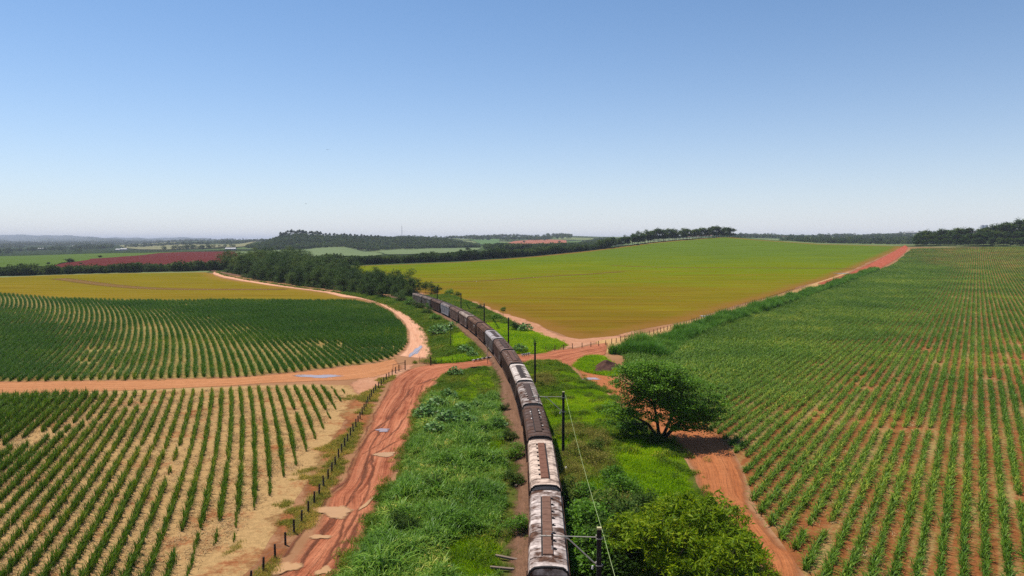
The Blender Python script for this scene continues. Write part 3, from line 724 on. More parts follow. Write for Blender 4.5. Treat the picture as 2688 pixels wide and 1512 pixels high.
def hatch_mat():
    t = NT('brown_hatch_steel'); p = t.objco(); oi = t.n('ObjectInfo')
    off = t.math('MULTIPLY', oi.outputs['Random'], 60.0)
    q = t.n('VectorMath'); q.operation = 'ADD'; t.set(q.inputs[0], p); t.set(q.inputs[1], t.comb(off, off, off))
    c = t.mix(1.0, oi.outputs['Color'], t.ramp(t.noise(q.outputs[0], 2.5, 6, .7), [(.3, .55), (.7, 1.0)]), 'MULTIPLY')
    return t.done(t.bsdf(c, .85, .1))
M_hatch = hatch_mat()

WL, WW = 15.3, 1.36                     # body length, half width
def arc(y):                             # roof height over the half width
    a = abs(y)
    return float(np.interp(a, [0, .45, .95, 1.25, 1.36], [4.42, 4.41, 4.35, 4.22, 3.88]))

def wagon_body():
    mb = MB(); h = WL / 2
    for sg in (-1, 1):                  # side plates, ends slanting in below
        x0, x1 = -h + .12, h - .12
        V = [(sg*WW, x0, 3.88), (sg*WW, x1, 3.88), (sg*WW, x1, 2.9), (sg*WW, x1 - 1.25, 1.15), (sg*WW, x0 + 1.25, 1.15), (sg*WW, x0, 2.9)]
        mb.add(V, [(0,1,2,3,4,5)])
        for k in range(11):             # pressed ribs
            yy = -5.6 + k * 1.12
            mb.box((sg * (WW + .03), yy, 2.45), (.06, .10, 2.5))
        mb.box((sg * (WW + .035), 0, 3.80), (.07, WL - .3, .14)); mb.box((sg * (WW + .04), 0, 1.16), (.08, WL - 2.8, .2))
    for sg in (-1, 1):                  # end slope sheets
        e = sg * (h - .12)
        mb.add([(-WW, e, 3.88), (WW, e, 3.88), (WW, e, 2.9), (-WW, e, 2.9)], [(0,1,2,3)])
        mb.add([(-WW, e, 2.9), (WW, e, 2.9), (WW, e - sg*1.25, 1.15), (-WW, e - sg*1.25, 1.15)], [(0,1,2,3)])
        for xx in (-.7, 0, .7): mb.box((xx, e + sg * .03, 3.3), (.09, .06, .9))
    for yy in (-4.4, -1.5, 1.5, 4.4):   # discharge chutes
        mb.add([(-1.2, yy-1.3, 1.15), (1.2, yy-1.3, 1.15), (1.2, yy+1.3, 1.15), (-1.2, yy+1.3, 1.15), (-.5, yy-.4, .75), (.5, yy-.4, .75), (.5, yy+.4, .75), (-.5, yy+.4, .75)],
               [(0,1,5,4), (1,2,6,5), (2,3,7,6), (3,0,4,7), (4,5,6,7)])
    return mb.mesh('body', [M_wskin])
def wagon_roof():
    mb = MB(); xs = [-1.36, -1.25, -.95, -.45, 0, .45, .95, 1.25, 1.36]; h = WL / 2 - .02
    ys = np.linspace(-h, h, 32)
    V = []; 
    for yy in ys:
        seam = .0
        V += [(x, yy, arc(x) + seam) for x in xs]
    n = len(xs)
    F = [(i*n+k, i*n+k+1, (i+1)*n+k+1, (i+1)*n+k) for i in range(len(ys)-1) for k in range(n-1)]
    F += [tuple(range(n))[::-1], tuple(range((len(ys)-1)*n, len(ys)*n))]
    mb.add(V, F)
    for k in range(9):                  # roof seams
        yy = -6.0 + k * 1.5
        for a, b in zip(xs[:-1], xs[1:]):
            if abs(a + b) / 2 < .4: continue
            mb.add([(a, yy-.03, arc(a)+.003), (b, yy-.03, arc(b)+.003), (b, yy-.03, arc(b)+.03), (a, yy-.03, arc(a)+.03), (a, yy+.03, arc(a)+.003), (b, yy+.03, arc(b)+.003), (b, yy+.03, arc(b)+.03), (a, yy+.03, arc(a)+.03)],
                   [(0,1,2,3), (5,4,7,6), (3,2,6,7)])
    return mb.mesh('roof', [M_wskin])
def end_band():
    mb = MB(); xs = [-1.40, -1.28, -.96, -.45, 0, .45, .96, 1.28, 1.40]
    zs = [3.78] + [arc(x) + .06 for x in xs[1:-1]] + [3.78]; V = []
    for yy in (-.1, .1):
        V += [(x, yy, z) for x, z in zip(xs, zs)] + [(x * .94, yy, z - .12) for x, z in zip(xs, zs)]
    n = 9; F = []
    for k in range(n - 1):
        F += [(k, k+1, 2*n+k+1, 2*n+k), (n+k, 3*n+k, 3*n+k+1, n+k+1), (k, n+k, n+k+1, k+1), (2*n+k, 2*n+k+1, 3*n+k+1, 3*n+k)]
    F += [(0, 2*n, 3*n, n), (n-1, 2*n-1, 4*n-1, 3*n-1)]
    mb.add(V, F); return mb.mesh('end_band', [M_dark])
def hatch():
    mb = MB(); w, l = .36, .70
    V = [(-w, -l, 0), (w, -l, 0), (w, l, 0), (-w, l, 0), (-w, -l, .06), (w, -l, .06), (w, l, .06), (-w, l, .06), (-w+.05, -l+.05, .10), (w-.05, -l+.05, .10), (w-.05, l-.05, .10), (-w+.05, l-.05, .10)]
    mb.add(V, [(0,1,5,4), (1,2,6,5), (2,3,7,6), (3,0,4,7), (4,5,9,8), (5,6,10,9), (6,7,11,10), (7,4,8,11), (8,9,10,11)])
    return mb.mesh('hatch_cover', [M_hatch])
def latch():
    mb = MB(); mb.box((0, 0, .05), (.16, .12, .12)); mb.box((.1, 0, .02), (.16, .05, .05)); mb.box((0, .12, .03), (.05, .16, .05)); return mb.mesh('latch', [M_dark])
def underframe():
    mb = MB()
    mb.box((0, 0, 1.0), (.5, WL - .2, .3))
    for sg in (-1, 1):
        mb.box((0, sg * 7.2, 1.02), (2.6, .25, .3)); mb.box((0, sg * 5.4, .98), (2.2, .6, .24))
        mb.box((sg * 1.2, 6.5, 1.02), (.12, 1.6, .2)); mb.box((sg * 1.2, -6.5, 1.02), (.12, 1.6, .2))
        for xx in (-1.1, 1.1): mb.tube([(xx, sg * 7.25, 1.1), (xx, sg * 7.45, 2.4), (xx, sg * 7.5, 3.6)], .035, 5)
        mb.tube([(-1.1, sg * 7.42, 2.0), (1.1, sg * 7.42, 2.0)], .03, 5)
    return mb.mesh('underframe', [M_dark])
def bogie():
    mb = MB()
    for sg in (-1, 1):
        mb.add([(sg*.98, -1.25, .95), (sg*.98, 1.25, .95), (sg*.98, .5, .6), (sg*.98, -.5, .6), (sg*1.08, -1.25, .95), (sg*1.08, 1.25, .95), (sg*1.08, .5, .6), (sg*1.08, -.5, .6)],
               [(0,1,2,3), (4,7,6,5), (0,4,5,1), (3,2,6,7), (0,3,7,4), (1,5,6,2)])
        for yy in (-.86, .86): mb.box((sg * 1.03, yy, .96), (.16, .3, .24))
    mb.box((0, 0, .85), (2.0, .36, .2)); return mb.mesh('bogie', [M_dark])
def wheelset():
    mb = MB()
    for sg in (-1, 1):
        a = np.linspace(0, 2 * math.pi, 18, endpoint=False)
        V = []
        for x, r in ((.66, .46), (.74, .46), (.74, .42), (.86, .42)): V += [(sg * x, r * math.cos(w), r * math.sin(w)) for w in a]
        F = [(k*18+i, k*18+(i+1)%18, (k+1)*18+(i+1)%18, (k+1)*18+i) for k in range(3) for i in range(18)] + [tuple(range(18)), tuple(range(54, 72))[::-1]]
        mb.add(V, F)
    mb.tube([(-.8, 0, 0), (.8, 0, 0)], .07, 8); return mb.mesh('wheelset', [simple('wheel_steel', (.07, .05, .04), .6, .4)])
def coupler():
    mb = MB(); mb.box((0, .25, .98), (.16, .5, .18)); mb.box((.04, .52, .98), (.26, .14, .26)); return mb.mesh('coupler', [M_dark])
def ladder():
    mb = MB()
    for yy in (-.2, .2): mb.tube([(0, yy, 1.3), (0, yy, 3.75)], .025, 5)
    for k in range(7): mb.tube([(0, -.2, 1.45 + k * .35), (0, .2, 1.45 + k * .35)], .02, 5)
    return mb.mesh('ladder', [M_dark])
def walkway():
    mb = MB()
    mb.box((0, 0, 0), (.10, 11.6, .04))
    return mb.mesh('hatch_rail', [M_dark])

ME = dict(body=wagon_body(), roof=wagon_roof(), band=end_band(), hatch=hatch(), latch=latch(), frame=underframe(), bogie=bogie(), wheel=wheelset(), coup=coupler(), lad=ladder(), rail=walkway())
# paint (roof), stain, side paint, stain, hatch colour, label
WAG = [
 ((.76,.70,.68),.52,(.16,.11,.09),.60,(.20,.105,.07),'grey and rust blotched hopper wagon, last of the train and nearest to the viewer'),
 ((.74,.62,.53),.38,(.17,.12,.1),.60,(.21,.095,.06),'hopper wagon with a tan and white roof and brown hatches, second from the rear'),
 ((.13,.095,.085),.50,(.09,.065,.055),.6,(.10,.06,.045),'dark brown hopper wagon with white marks along its hatches'),
 ((.50,.47,.46),.48,(.14,.11,.1),.5,(.09,.06,.05),'grey roofed hopper wagon just ahead of the dark brown one'),
 ((.74,.70,.67),.38,(.17,.13,.11),.5,(.06,.045,.04),'hopper wagon with the whitest roof, beside the pole at the road crossing'),
 ((.22,.155,.13),.56,(.15,.10,.075),.55,(.15,.08,.06),'rust brown hopper wagon standing on the road crossing'),
 ((.26,.2,.18),.52,(.2,.15,.13),.5,(.09,.055,.045),'dull brown hopper wagon just beyond the road crossing'),
 ((.52,.52,.56),.38,(.24,.225,.23),.42,(.09,.065,.06),'bluish grey hopper wagon in the middle of the curve'),
 ((.25,.145,.1),.56,(.25,.14,.10),.5,(.19,.1,.065),'rusty orange brown hopper wagon just ahead of the bluish grey one'),
 ((.26,.16,.115),.54,(.23,.13,.09),.55,(.16,.09,.06),'rust coloured hopper wagon with a white blotch high on its side'),
 ((.52,.45,.4),.40,(.28,.2,.17),.44,(.14,.09,.07),'hopper wagon with a pale tan left roof edge on the curve'),
 ((.28,.2,.17),.52,(.27,.19,.165),.45,(.14,.085,.07),'pinkish brown hopper wagon next to the pale blue one'),
 ((.34,.32,.33),.46,(.36,.38,.43),.28,(.09,.07,.06),'pale blue grey hopper wagon with ribbed sides far along the curve'),
 ((.22,.165,.15),.5,(.075,.055,.05),.5,(.10,.065,.055),'very dark brown hopper wagon far along the curve'),
 ((.26,.23,.21),.48,(.15,.15,.135),.36,(.09,.065,.055),'grey green hopper wagon second from the head of the visible train'),
 ((.34,.3,.28),.44,(.2,.195,.17),.36,(.09,.065,.055),'farthest hopper wagon, pale at its front end beside the trees'),
]
PITCHW = 16.25
def make_wagon(w, i, loc, rz):
    e = empty('hopper_wagon', loc, rz)
    tag(e, w[5], 'train wagon', 'hopper wagons of the freight train')
    b = obj('body', ME['body'], e); b.color = w[2] + (w[3],)
    r = obj('roof', ME['roof'], e, (0, 0, .004)); r.color = w[0] + (w[1],)
    for sg in (-1, 1):
        obj('end_band', ME['band'], e, (0, sg * (WL / 2 - .1), 0))
        bo = obj('bogie', ME['bogie'], e, (0, sg * 5.3, .04))
        for yy in (-.86, .86): obj('wheelset', ME['wheel'], bo, (0, yy, .98))
        c = obj('coupler', ME['coup'], e, (0, sg * (WL / 2 - .1), 0)); c.rotation_euler = (0, 0, 0 if sg > 0 else math.pi)
        la = obj('ladder', ME['lad'], e, (sg * 1.46, sg * 6.9, 0))
    u = obj('underframe', ME['frame'], e)
    side = 1 if i % 2 == 0 else -1
    obj('hatch_rail', ME['rail'], e, (-side * .43, 0, 4.43))
    for k in range(8):
        y = (k - 3.5) * 1.43
        hc = obj('hatch_cover', ME['hatch'], e, (0, y, 4.44)); hc.color = w[4] + (1,)
        obj('latch', ME['latch'], hc, (side * .46, .3 - .05 * (k % 3), -.02))
    return e
WAGONS = []
for i, w in enumerate(WAG):
    s = S0 + PITCHW * (i + .5) - .45
    p = track_at(s); a = track_at(s - 5.3); b = track_at(s + 5.3); d = (b - a)
    WAGONS.append(make_wagon(w, i, (p[0], p[1], -.02), math.atan2(-d[0], d[1])))
TRAIN_HEAD_S = S0 + PITCHW * 16
# white letters and blotches worn into the sides are painted patches on the plates
M_white = simple('faded_white_paint', (.5, .47, .43), .8, .2, .3, 6)
def stencil(i, rects, nm='paint_patch'):
    mb = MB()
    for (y, z, l, hh) in rects: mb.box((-1.364, y, z), (.012, l, hh))
    mb.build(nm, M_white, WAGONS[i])
stencil(9, [(-4.7, 3.2, .5, .25), (-4.1, 3.05, .4, .5), (-3.5, 3.2, .5, .3), (-4.3, 2.6, .8, .15)])
stencil(14, [(-3.9, 3.0, .12, .8), (-3.5, 3.0, .12, .8), (-3.0, 3.0, .12, .8), (-2.75, 3.3, .3, .1), (-2.75, 2.65, .3, .1)])
stencil(6, [(-5.1, 2.2, .35, 1.2)]); stencil(7, [(-4.0, 3.0, .5, .9)]); stencil(10, [(-5.0, 2.9, .3, .9), (-4.2, 3.0, .3, .5)])
def birdmarks(i, spots):
    mb = MB()
    for (x, y, l, w_) in spots: mb.box((x, y, arc(x) + .012), (w_, l, .02))
    mb.build('paint_patch', M_white, WAGONS[i])
birdmarks(2, [(-.55, 4.2, .7, .12), (-.5, 2.9, .3, .2), (.55, 4.6, .8, .12), (.6, 3.4, .5, .14), (.62, 1.2, .5, .1), (-.58, .6, .6, .1), (.6, -2.8, .5, .12), (1.0, 4.3, .1, .3)])
birdmarks(5, [(-1.0, 4.6, .12, .5), (.9, 6.6, .2, .5), (-.9, 2.0, .3, .14), (-.95, -1.5, .4, .12), (-.8, -6.2, .14, .35)])
# ------------------------------------------------------------------ line poles
M_pole = simple('tarred_timber', (.022, .018, .016), .85, .2, .4, 4)
M_poletop = simple('weathered_pole_end', (.42, .38, .2), .9, .1)
M_galv = simple('pale_galvanised_steel', (.46, .42, .34), .6, .4, .2)
M_insul = simple('dark_insulator', (.03, .025, .03), .35, .5)
M_wire = simple('greenish_wire', (.34, .4, .16), .6, .3, .1)
M_porc = simple('white_porcelain', (.75, .72, .68), .3, .5, .05)
PH = 8.0
def pole_parts(e, full=True, vine=False):
    mb = MB(); mb.add([(-.17,-.15,-.3),(.17,-.15,-.3),(.17,.15,-.3),(-.17,.15,-.3),(-.14,-.125,PH-.1),(.14,-.125,PH-.1),(.14,.125,PH-.1),(-.14,.125,PH-.1)],
           [(0,3,2,1),(0,1,5,4),(1,2,6,5),(2,3,7,6),(3,0,4,7),(4,5,6,7)])
    mb.build('shaft', M_pole, e)
    mb = MB(); mb.box((0, 0, PH - .04), (.285, .255, .12)); mb.build('shaft_cap', M_poletop, e)
    if full:
        zt = PH - .62; zb = PH - 2.35
        mb = MB(); mb.tube([(-.15, 0, zt), (-2.35, 0, zt + .03)], .028, 6); mb.build('tie_rod', M_galv, e)
        mb = MB(); mb.tube([(-.2, 0, zb + .04), (-.34, 0, zb + .12), (-1.2, 0, zb + .92), (-1.95, 0, zt - .12), (-2.2, 0, zt - .01), (-2.5, 0, zt + .03), (-3.75, 0, zt + .03)], .045, 7, smooth if False else 0)
        mb.build('bracket_arm', M_galv, e)
        mb = MB()
        mb.tube([(-2.95, 0, zt + .2), (-2.95, 0, zt - .2)], [.07, .08], 8); mb.tube([(-2.95, 0, zt - .2), (-2.95, 0, zt - .6)], .04, 6)
        ins = mb.build('insulator', M_insul, e)
        mb = MB(); mb.tube([(-2.95, 0, zt - .6), (-2.95, 0, zt - .85)], [.05, .035], 7); mb.build('insulator_tip', M_porc, ins)
        mb = MB(); mb.tube([(-3.4, .02, zt + .06), (-3.38, .02, zt + .32), (-2.85, .02, zt + .3)], .015, 5); mb.build('guard_wire', M_galv, e)
        for z in (zt, zb):
            mb = MB(); mb.box((0, -.15, z - .06), (.36, .03, .05)); mb.box((0, .15, z - .06), (.36, .03, .05)); mb.box((-.185, 0, z), (.05, .1, .28)); mb.box((.2, 0, z - .05), (.1, .07, .07))
            mb.build('clamp', M_galv, e)
        mb = MB(); mb.tube([(-.4, -.05, zb - .1), (-.42, -.05, zb - .3)], [.05, .065], 7); mb.build('pin_insulator', M_porc, e)
    else:
        mb = MB(); mb.box((-.2, 0, PH - .6), (.12, .1, .1)); mb.build('clamp', M_galv, e)
POLES = [((1573,1385), 'nearest black timber line pole with its bracket arm over the last wagon', True),
         ((1479,1028), 'black timber line pole with bracket arm, between the dark brown wagon and the big tree', True),
         ((1404.5,898), 'black timber line pole with creeper on its head at the road crossing', False),
         ((1334.7,833), 'black timber line pole in the bright grass beyond the road crossing', False),
         ((1271,796), 'black timber line pole standing near the small round tree', False),
         ((1210,769), 'slim black line pole against the crop field edge beside the far wagons', False),
         ((1147.6,751.6), 'dark line pole rising in front of the shrubs near the train head', False),
         ((1085,738), 'farthest line pole, half lost in the trees at the train head', False)]
PT = []
for (px, lab, full) in POLES:
    q = G(px[0], px[1], PH); i = int(np.argmin(np.hypot(*(TRACK - q).T))); d = track_dir(TS[i])
    e = empty('line_pole', (q[0], q[1], 0), math.atan2(-d[0], d[1]))
    tag(e, lab, 'pole', 'black line poles along the railway'); pole_parts(e, full)
    PT.append((q, d))
def sag(a, b, drop, n=14):
    t = np.linspace(0, 1, n)[:, None]; p = a * (1 - t) + b * t; p[:, 2] -= drop * 4 * (t * (1 - t))[:, 0]; return p
mb = MB()
_n = lambda d: np.array([d[1], -d[0]])
ends = [np.array([*(q + _n(d) * .24), PH - .35]) for q, d in PT[:2]]
back = np.array([5.6, 4.8, PH - .35])
mb.tube(sag(ends[0], ends[1], .5), .014, 5); mb.tube(sag(back, ends[0], .5), .014, 5)
tag(mb.build('overhead_wire', M_wire), 'thin greenish wire strung between the two nearest poles', 'wire')

# ------------------------------------------------------------------ fences
M_post = simple('dark_fence_post', (.045, .03, .024), .9, .15, .4, 5)
M_postr = simple('reddish_fence_post', (.15, .07, .045), .9, .15, .4, 5)
M_fwire = simple('fence_wire', (.2, .17, .15), .5, .5)
def post_mesh(mat, hgt=1.15, w=.075):
    mb = MB(); mb.tube([(0, 0, -.1), (0, 0, hgt * .5), (.01, 0, hgt)], [w, w * .95, w * .85], 7); return mb.mesh('post', [mat])
def fence(name, pts, mat, label, hgt=1.2, w=.1, wires=(.35, .65, .95), group=None):
    e = empty(name, (pts[0][0], pts[0][1], h1(*pts[0])))
    tag(e, label, 'fence', group); o = np.array(e.location)
    me = post_mesh(mat, hgt, w); r = np.random.default_rng(len(pts))
    for p in pts:
        c = obj('post', me, e, Vector((p[0], p[1], h1(*p))) - Vector(o)); c.rotation_euler = (r.normal(0, .025), r.normal(0, .025), r.uniform(0, 6)); c.scale = (1, 1, r.uniform(.9, 1.08))
    mb = MB()
    for z in wires:
        q = np.array([(p[0] - o[0], p[1] - o[1] - .0, h1(*p) - o[2] + z) for p in pts])
        mb.tube(q, .006, 4)
    mb.build('wire', M_fwire, e)
_z3 = [(1740,1300),(1818,1230),(1885,1138),(1946,1058),(2000,975),(2057,903),(2100,838),(2138,778),(2169,722),(2203,662),(2230,607),(2256,557),(2280,517),(2303,472),(2325,427),(2350,385),(2371,352),(2390,312),(2408,282),(2422,247),(2438,220),(2452,192),(2466,162),(2483,137),(2498,107),(2512,82),(2526,57),(2545,32),(2565,17)]
_z2 = [(1635,1163),(1670,1137),(1700,1107),(1732,1067),(1770,1037),(1800,1004),(1825,974),(1845,943),(1920,920)]
LFP_px = [(x / 2.576, 1012 + y / 2.576) for x, y in _z3[:28]] + [(600 + x / 4.293, 760 + y / 4.293) for x, y in _z2[0:]]
_lf = catmull(GTL(LFP_px[::3]), 6); _lf = np.vstack([_lf[0] + (_lf[0] - _lf[6]) / np.hypot(*(_lf[0] - _lf[6])) * np.array([[16, 16]]) , _lf])
_lf = resample(_lf, 2.45)
fence('wire_fence', _lf, M_post, 'dark post and wire fence between the left cane and the rutted road')
_z6 = [(160,400),(250,387),(338,382),(440,369),(530,362),(632,357),(714,347),(803,332),(884,317),(968,311),(1043,287),(1100,272),(1168,257),(1230,245),(1290,234),(1347,222),(1405,209),(1463,195),(1523,182),(1570,172),(1616,154),(1660,142),(1697,132),(1748,117),(1796,105),(1835,92),(1884,80),(1925,70),(1965,54),(2012,40),(2043,30),(2085,17)]
_rf = GTL([(1400 + x / 4.83, 840 + y / 4.83) for x, y in _z6[::3]] + [(1588 + x / 2.342, 612 + y / 2.342) for x, y in [(640,520),(760,482),(880,440),(1000,408),(1110,372),(1230,336),(1330,306)]])
_rf = resample(catmull(_rf, 4), 2.65)[:100]
fence('wire_fence', _rf, M_postr, 'long reddish post fence along the sandy track by the crop field', 1.35, .1)
_mf = resample(GTL([(1133,958),(1150,955),(1170,953),(1205,949),(1240,944)]), 2.6)
fence('wire_fence', _mf, M_post, 'short low fence from the gate post towards the railway sign', 1.1, .06)

# ------------------------------------------------------------------ gates
M_gate = simple('brown_gate_pipe', (.16, .08, .055), .7, .3)
def gate(name, p0, p1, label, post_end=1, hgt=1.55):
    p0 = np.array(p0); p1 = np.array(p1); d = p1 - p0; L = np.hypot(*d); rz = math.atan2(d[1], d[0])
    e = empty(name, (p0[0], p0[1], 0), rz); tag(e, label, 'gate', 'two leaves of the farm gate')
    mb = MB()
    for z in (.25, hgt): mb.tube([(0, 0, z), (L, 0, z)], .035, 6)
    for x in (0, L): mb.tube([(x, 0, .15), (x, 0, hgt + .05)], .04, 6)
    mb.build('gate_frame', M_gate, e)
    mb = MB(); n = int(L / .24)
    for k in range(1, n): mb.tube([(L * k / n, 0, .25), (L * k / n, 0, hgt)], .014, 4)
    mb.build('gate_bars', M_gate, e)
    mb = MB(); x = L if post_end else 0; mb.tube([(x + .12, 0, -.1), (x + .12, 0, 1.95)], .1, 8); mb.build('gate_post', M_post, e)
_g1 = G(1062.5, 971); gate('farm_gate', G(1029, 981) + np.array([0, 1.2]), _g1, 'open gate leaf left of the wheel ruts, hung on a dark post')
_g2 = G(1129.5, 960); gate('farm_gate', G(1101, 956), _g2, 'open gate leaf right of the wheel ruts beside the grass')

# ------------------------------------------------------------------ crossing sign and painted guard rails
M_yel = simple('faded_yellow_sign', (.55, .5, .2), .7, .3)
M_blk = simple('black_paint', (.03, .03, .028), .7, .3)
q = G(1279.5, 955); e = empty('crossing_sign', (q[0], q[1], 0), math.radians(62)); tag(e, 'slender railway crossbuck sign post beside the dirt crossing', 'sign')
mb = MB(); mb.tube([(0, 0, -.1), (0, 0, 1.2)], .05, 8); mb.build('lower_post', M_blk, e)
mb = MB(); mb.tube([(0, 0, 1.2), (0, 0, 3.4)], .05, 8); mb.build('upper_post', M_galv, e)
for a in (math.radians(40), math.radians(-40)):
    mb = MB(); R = Matrix.Rotation(a, 3, 'Y'); mb.box((0, -.07 - (.03 if a > 0 else 0), 2.95), (1.3, .025, .2), R=R); mb.build('cross_board', M_yel, e)
def guard(p0, p1, label):
    p0 = np.array(p0); p1 = np.array(p1); d = p1 - p0; L = np.hypot(*d)
    e = empty('guard_rail', (p0[0], p0[1], h1(*p0)), math.atan2(d[1], d[0])); tag(e, label, 'guard rail', 'low striped rails at the level crossing')
    n = 9; mb = MB()
    for k in range(n): mb.box((L * (k + .5) / n, 0, .42), (L / n - .01, .18, .3), k % 2)
    mb.build('rail_beam', [M_porc, M_blk], e)
    for k in range(4):
        mb = MB(); mb.box((L * (k + .5) / 4, .11, .15), (.12, .08, .5)); mb.build('rail_post', M_blk, e)
guard(G(1240, 951.5), G(1290, 942), 'low black and white striped rail left of the train at the crossing')
guard(G(1369, 936), G(1391, 932.5), 'low black and white striped rail right of the train at the crossing')
# old timber culvert head in the grass
q = G(1238, 972); mb = MB(); mb.box((.9, 0, .55), (2.2, .2, .22)); mb.box((0, 0, .3), (.2, .2, .6)); mb.box((1.8, 0, .3), (.2, .2, .6))
e = mb.build('timber_rail', M_pole, None, (q[0], q[1], 0)); tag(e, 'short dark timber rail in the grass left of the crossing', 'rail')
# spare sleepers dropped beside the track
M_oldwood = simple('bleached_sleeper', (.2, .145, .11), .9, .1)
def plank(px, L, rz, label):
    q = G(*px); mb = MB(); mb.box((0, 0, .14), (L, .22, .16)); mb.box((L * .42, 0, .14), (.1, .24, .18))
    o = mb.build('old_sleeper', M_oldwood, None, (q[0], q[1], .12)); o.rotation_euler = (0.03, 0.04, rz); tag(o, label, 'sleeper', 'old sleepers beside the track')
plank((1330, 1472), 2.0, -.35, 'upper bleached sleeper lying by the ballast at the photo bottom')
plank((1318, 1500), 1.9, -.12, 'lower bleached sleeper lying by the ballast at the photo bottom')
plank((1357, 1278), 1.2, 1.3, 'short bleached sleeper stub leaning by the shrubs beside the ballast')
# small white marker stone by the train
q = G(1486, 1241); mb = MB(); mb.tube([(0, 0, -.1), (0, 0, .55), (0, 0, .7)], [.22, .2, .08], 8); tag(mb.build('marker_stone', M_porc, None, (q[0], q[1], 0)), 'small white marker stone right of the tan roofed wagon', 'marker')

# ------------------------------------------------------------------ heap of dark soil
def heap():
    c = GT(1592, 968); r = np.random.default_rng(3); n, m = 40, 14; V = []; F = []
    nz = VNoise(9, .9)
    for i in range(m):
        k = i / (m - 1)
        for j in range(n):
            a = 2 * math.pi * j / n; rr = k * (1 + .15 * math.sin(2 * a + 1) + .1 * math.sin(5 * a))
            x, y = 2.9 * rr * math.cos(a), 7.5 * rr * math.sin(a)
            z = 1.7 * (1 - k) ** 1.2 * (1 + .2 * math.sin(y)) 
            z += (float(nz(np.array([[x + 60, y + 60]]))[0]) - .5) * .5 * (1 - k ** 3)
            V.append((x, y, z - .05))
    for i in range(m - 1):
        for j in range(n): F.append((i*n+j, i*n+(j+1)%n, (i+1)*n+(j+1)%n, (i+1)*n+j))
    mt = soil_mat('dark_tilled_soil', [(.3, (.06, .03, .024)), (.5, (.11, .055, .04)), (.7, (.16, .085, .06))], scale=.8)
    o = obj('soil_heap', mkmesh('soil_heap', V, F, [mt]), None, (c[0], c[1], 0)); o.rotation_euler = (0, 0, -.25)
    tag(o, 'dark brown heap of tilled soil beside the tall grass', 'soil heap')
heap()
# ------------------------------------------------------------------ plants: leaf and blade meshes
def blade_mesh(rng, n, L, W, spread, arch, segs=3, upright=.25, base_r=.1, tip=.15, lw=.4, elong=0.0):
    """n arching blades rising from a tuft; returns V, F (quads)"""
    V = np.zeros((n, segs + 1, 2, 3)); az = rng.uniform(0, 2 * math.pi, n)
    ln = L * rng.uniform(1 - lw, 1, n); tilt = np.abs(rng.normal(upright, spread, n)); ar = arch * rng.uniform(.4, 1.3, n)
    bx = rng.normal(0, base_r, (n, 2)); bx[:, 1] += rng.uniform(-.5, .5, n) * elong
    d = np.stack([np.cos(az), np.sin(az)], 1); sd = np.stack([-np.sin(az), np.cos(az)], 1)
    pos = np.zeros((n, 3)); pos[:, :2] = bx
    th = tilt.copy()
    for k in range(segs + 1):
        w = W * (1 - (1 - tip) * (k / segs) ** 1.6) * (.75 if k == 0 else 1)
        off = np.zeros((n, 3)); off[:, :2] = sd * w / 2
        V[:, k, 0] = pos - off; V[:, k, 1] = pos + off
        st = ln / segs
        pos = pos + np.stack([d[:, 0] * np.sin(th), d[:, 1] * np.sin(th), np.cos(th)], 1) * st[:, None]
        th = th + ar / segs * (k + 1) * .8
    idx = np.arange(n)[:, None] * (2 * (segs + 1)) + np.arange(segs)[None, :] * 2
    F = np.stack([idx, idx + 1, idx + 3, idx + 2], -1).reshape(-1, 4)
    return V.reshape(-1, 3), F

def leaves(rng, C, size, aspect=.55, upbias=.5, droop=0.0, var=.35, fold=0.0):
    """one rhombic leaf quad per centre"""
    n = len(C); nrm = rng.normal(0, 1, (n, 3)); nrm[:, 2] = np.abs(nrm[:, 2]) + upbias * 2
    nrm /= np.linalg.norm(nrm, axis=1)[:, None]
    a = np.cross(nrm, rng.normal(0, 1, (n, 3))); a /= np.maximum(np.linalg.norm(a, axis=1)[:, None], 1e-6)
    a[:, 2] -= droop; a /= np.linalg.norm(a, axis=1)[:, None]
    b = np.cross(nrm, a); b /= np.maximum(np.linalg.norm(b, axis=1)[:, None], 1e-6)
    s = size * rng.uniform(1 - var, 1 + var, n)[:, None]
    V = np.stack([C - a * s * .5, C + b * s * aspect * .5, C + a * s * .5, C - b * s * aspect * .5], 1)
    F = np.arange(n * 4).reshape(n, 4)
    return V.reshape(-1, 3), F

def merge(parts):
    V, F, o = [], [], 0
    for v, f in parts: V.append(v); F.append(f + o); o += len(v)
    return np.vstack(V), np.vstack(F)

# colours (albedo)
M_cane = leafmat('young_cane_leaf', [(.0, (.022, .055, .010)), (.35, (.040, .090, .014)), (.65, (.065, .125, .022)), (.88, (.11, .155, .035)), (1.0, (.26, .25, .09))], .3, .5, .3, .03)
M_caner = leafmat('arching_cane_leaf', [(.0, (.03, .068, .016)), (.35, (.058, .108, .027)), (.65, (.092, .145, .042)), (.88, (.15, .19, .065)), (1.0, (.30, .28, .13))], .3, .48, .35, .03)
M_canel = leafmat('dense_cane_leaf', [(.0, (.018, .048, .010)), (.4, (.033, .078, .014)), (.7, (.055, .105, .022)), (.92, (.10, .14, .036)), (1.0, (.22, .2, .08))], .3, .5, .3, .02)
M_tall = leafmat('tall_grass_leaf', [(.0, (.03, .075, .010)), (.4, (.06, .13, .016)), (.75, (.10, .18, .03)), (1.0, (.22, .26, .08))], .35, .5, .3, .05)
M_guinea = leafmat('guinea_grass_leaf', [(.0, (.022, .062, .010)), (.4, (.048, .115, .018)), (.7, (.08, .16, .032)), (.93, (.15, .22, .07)), (1.0, (.32, .30, .16))], .32, .45, .4, .12)
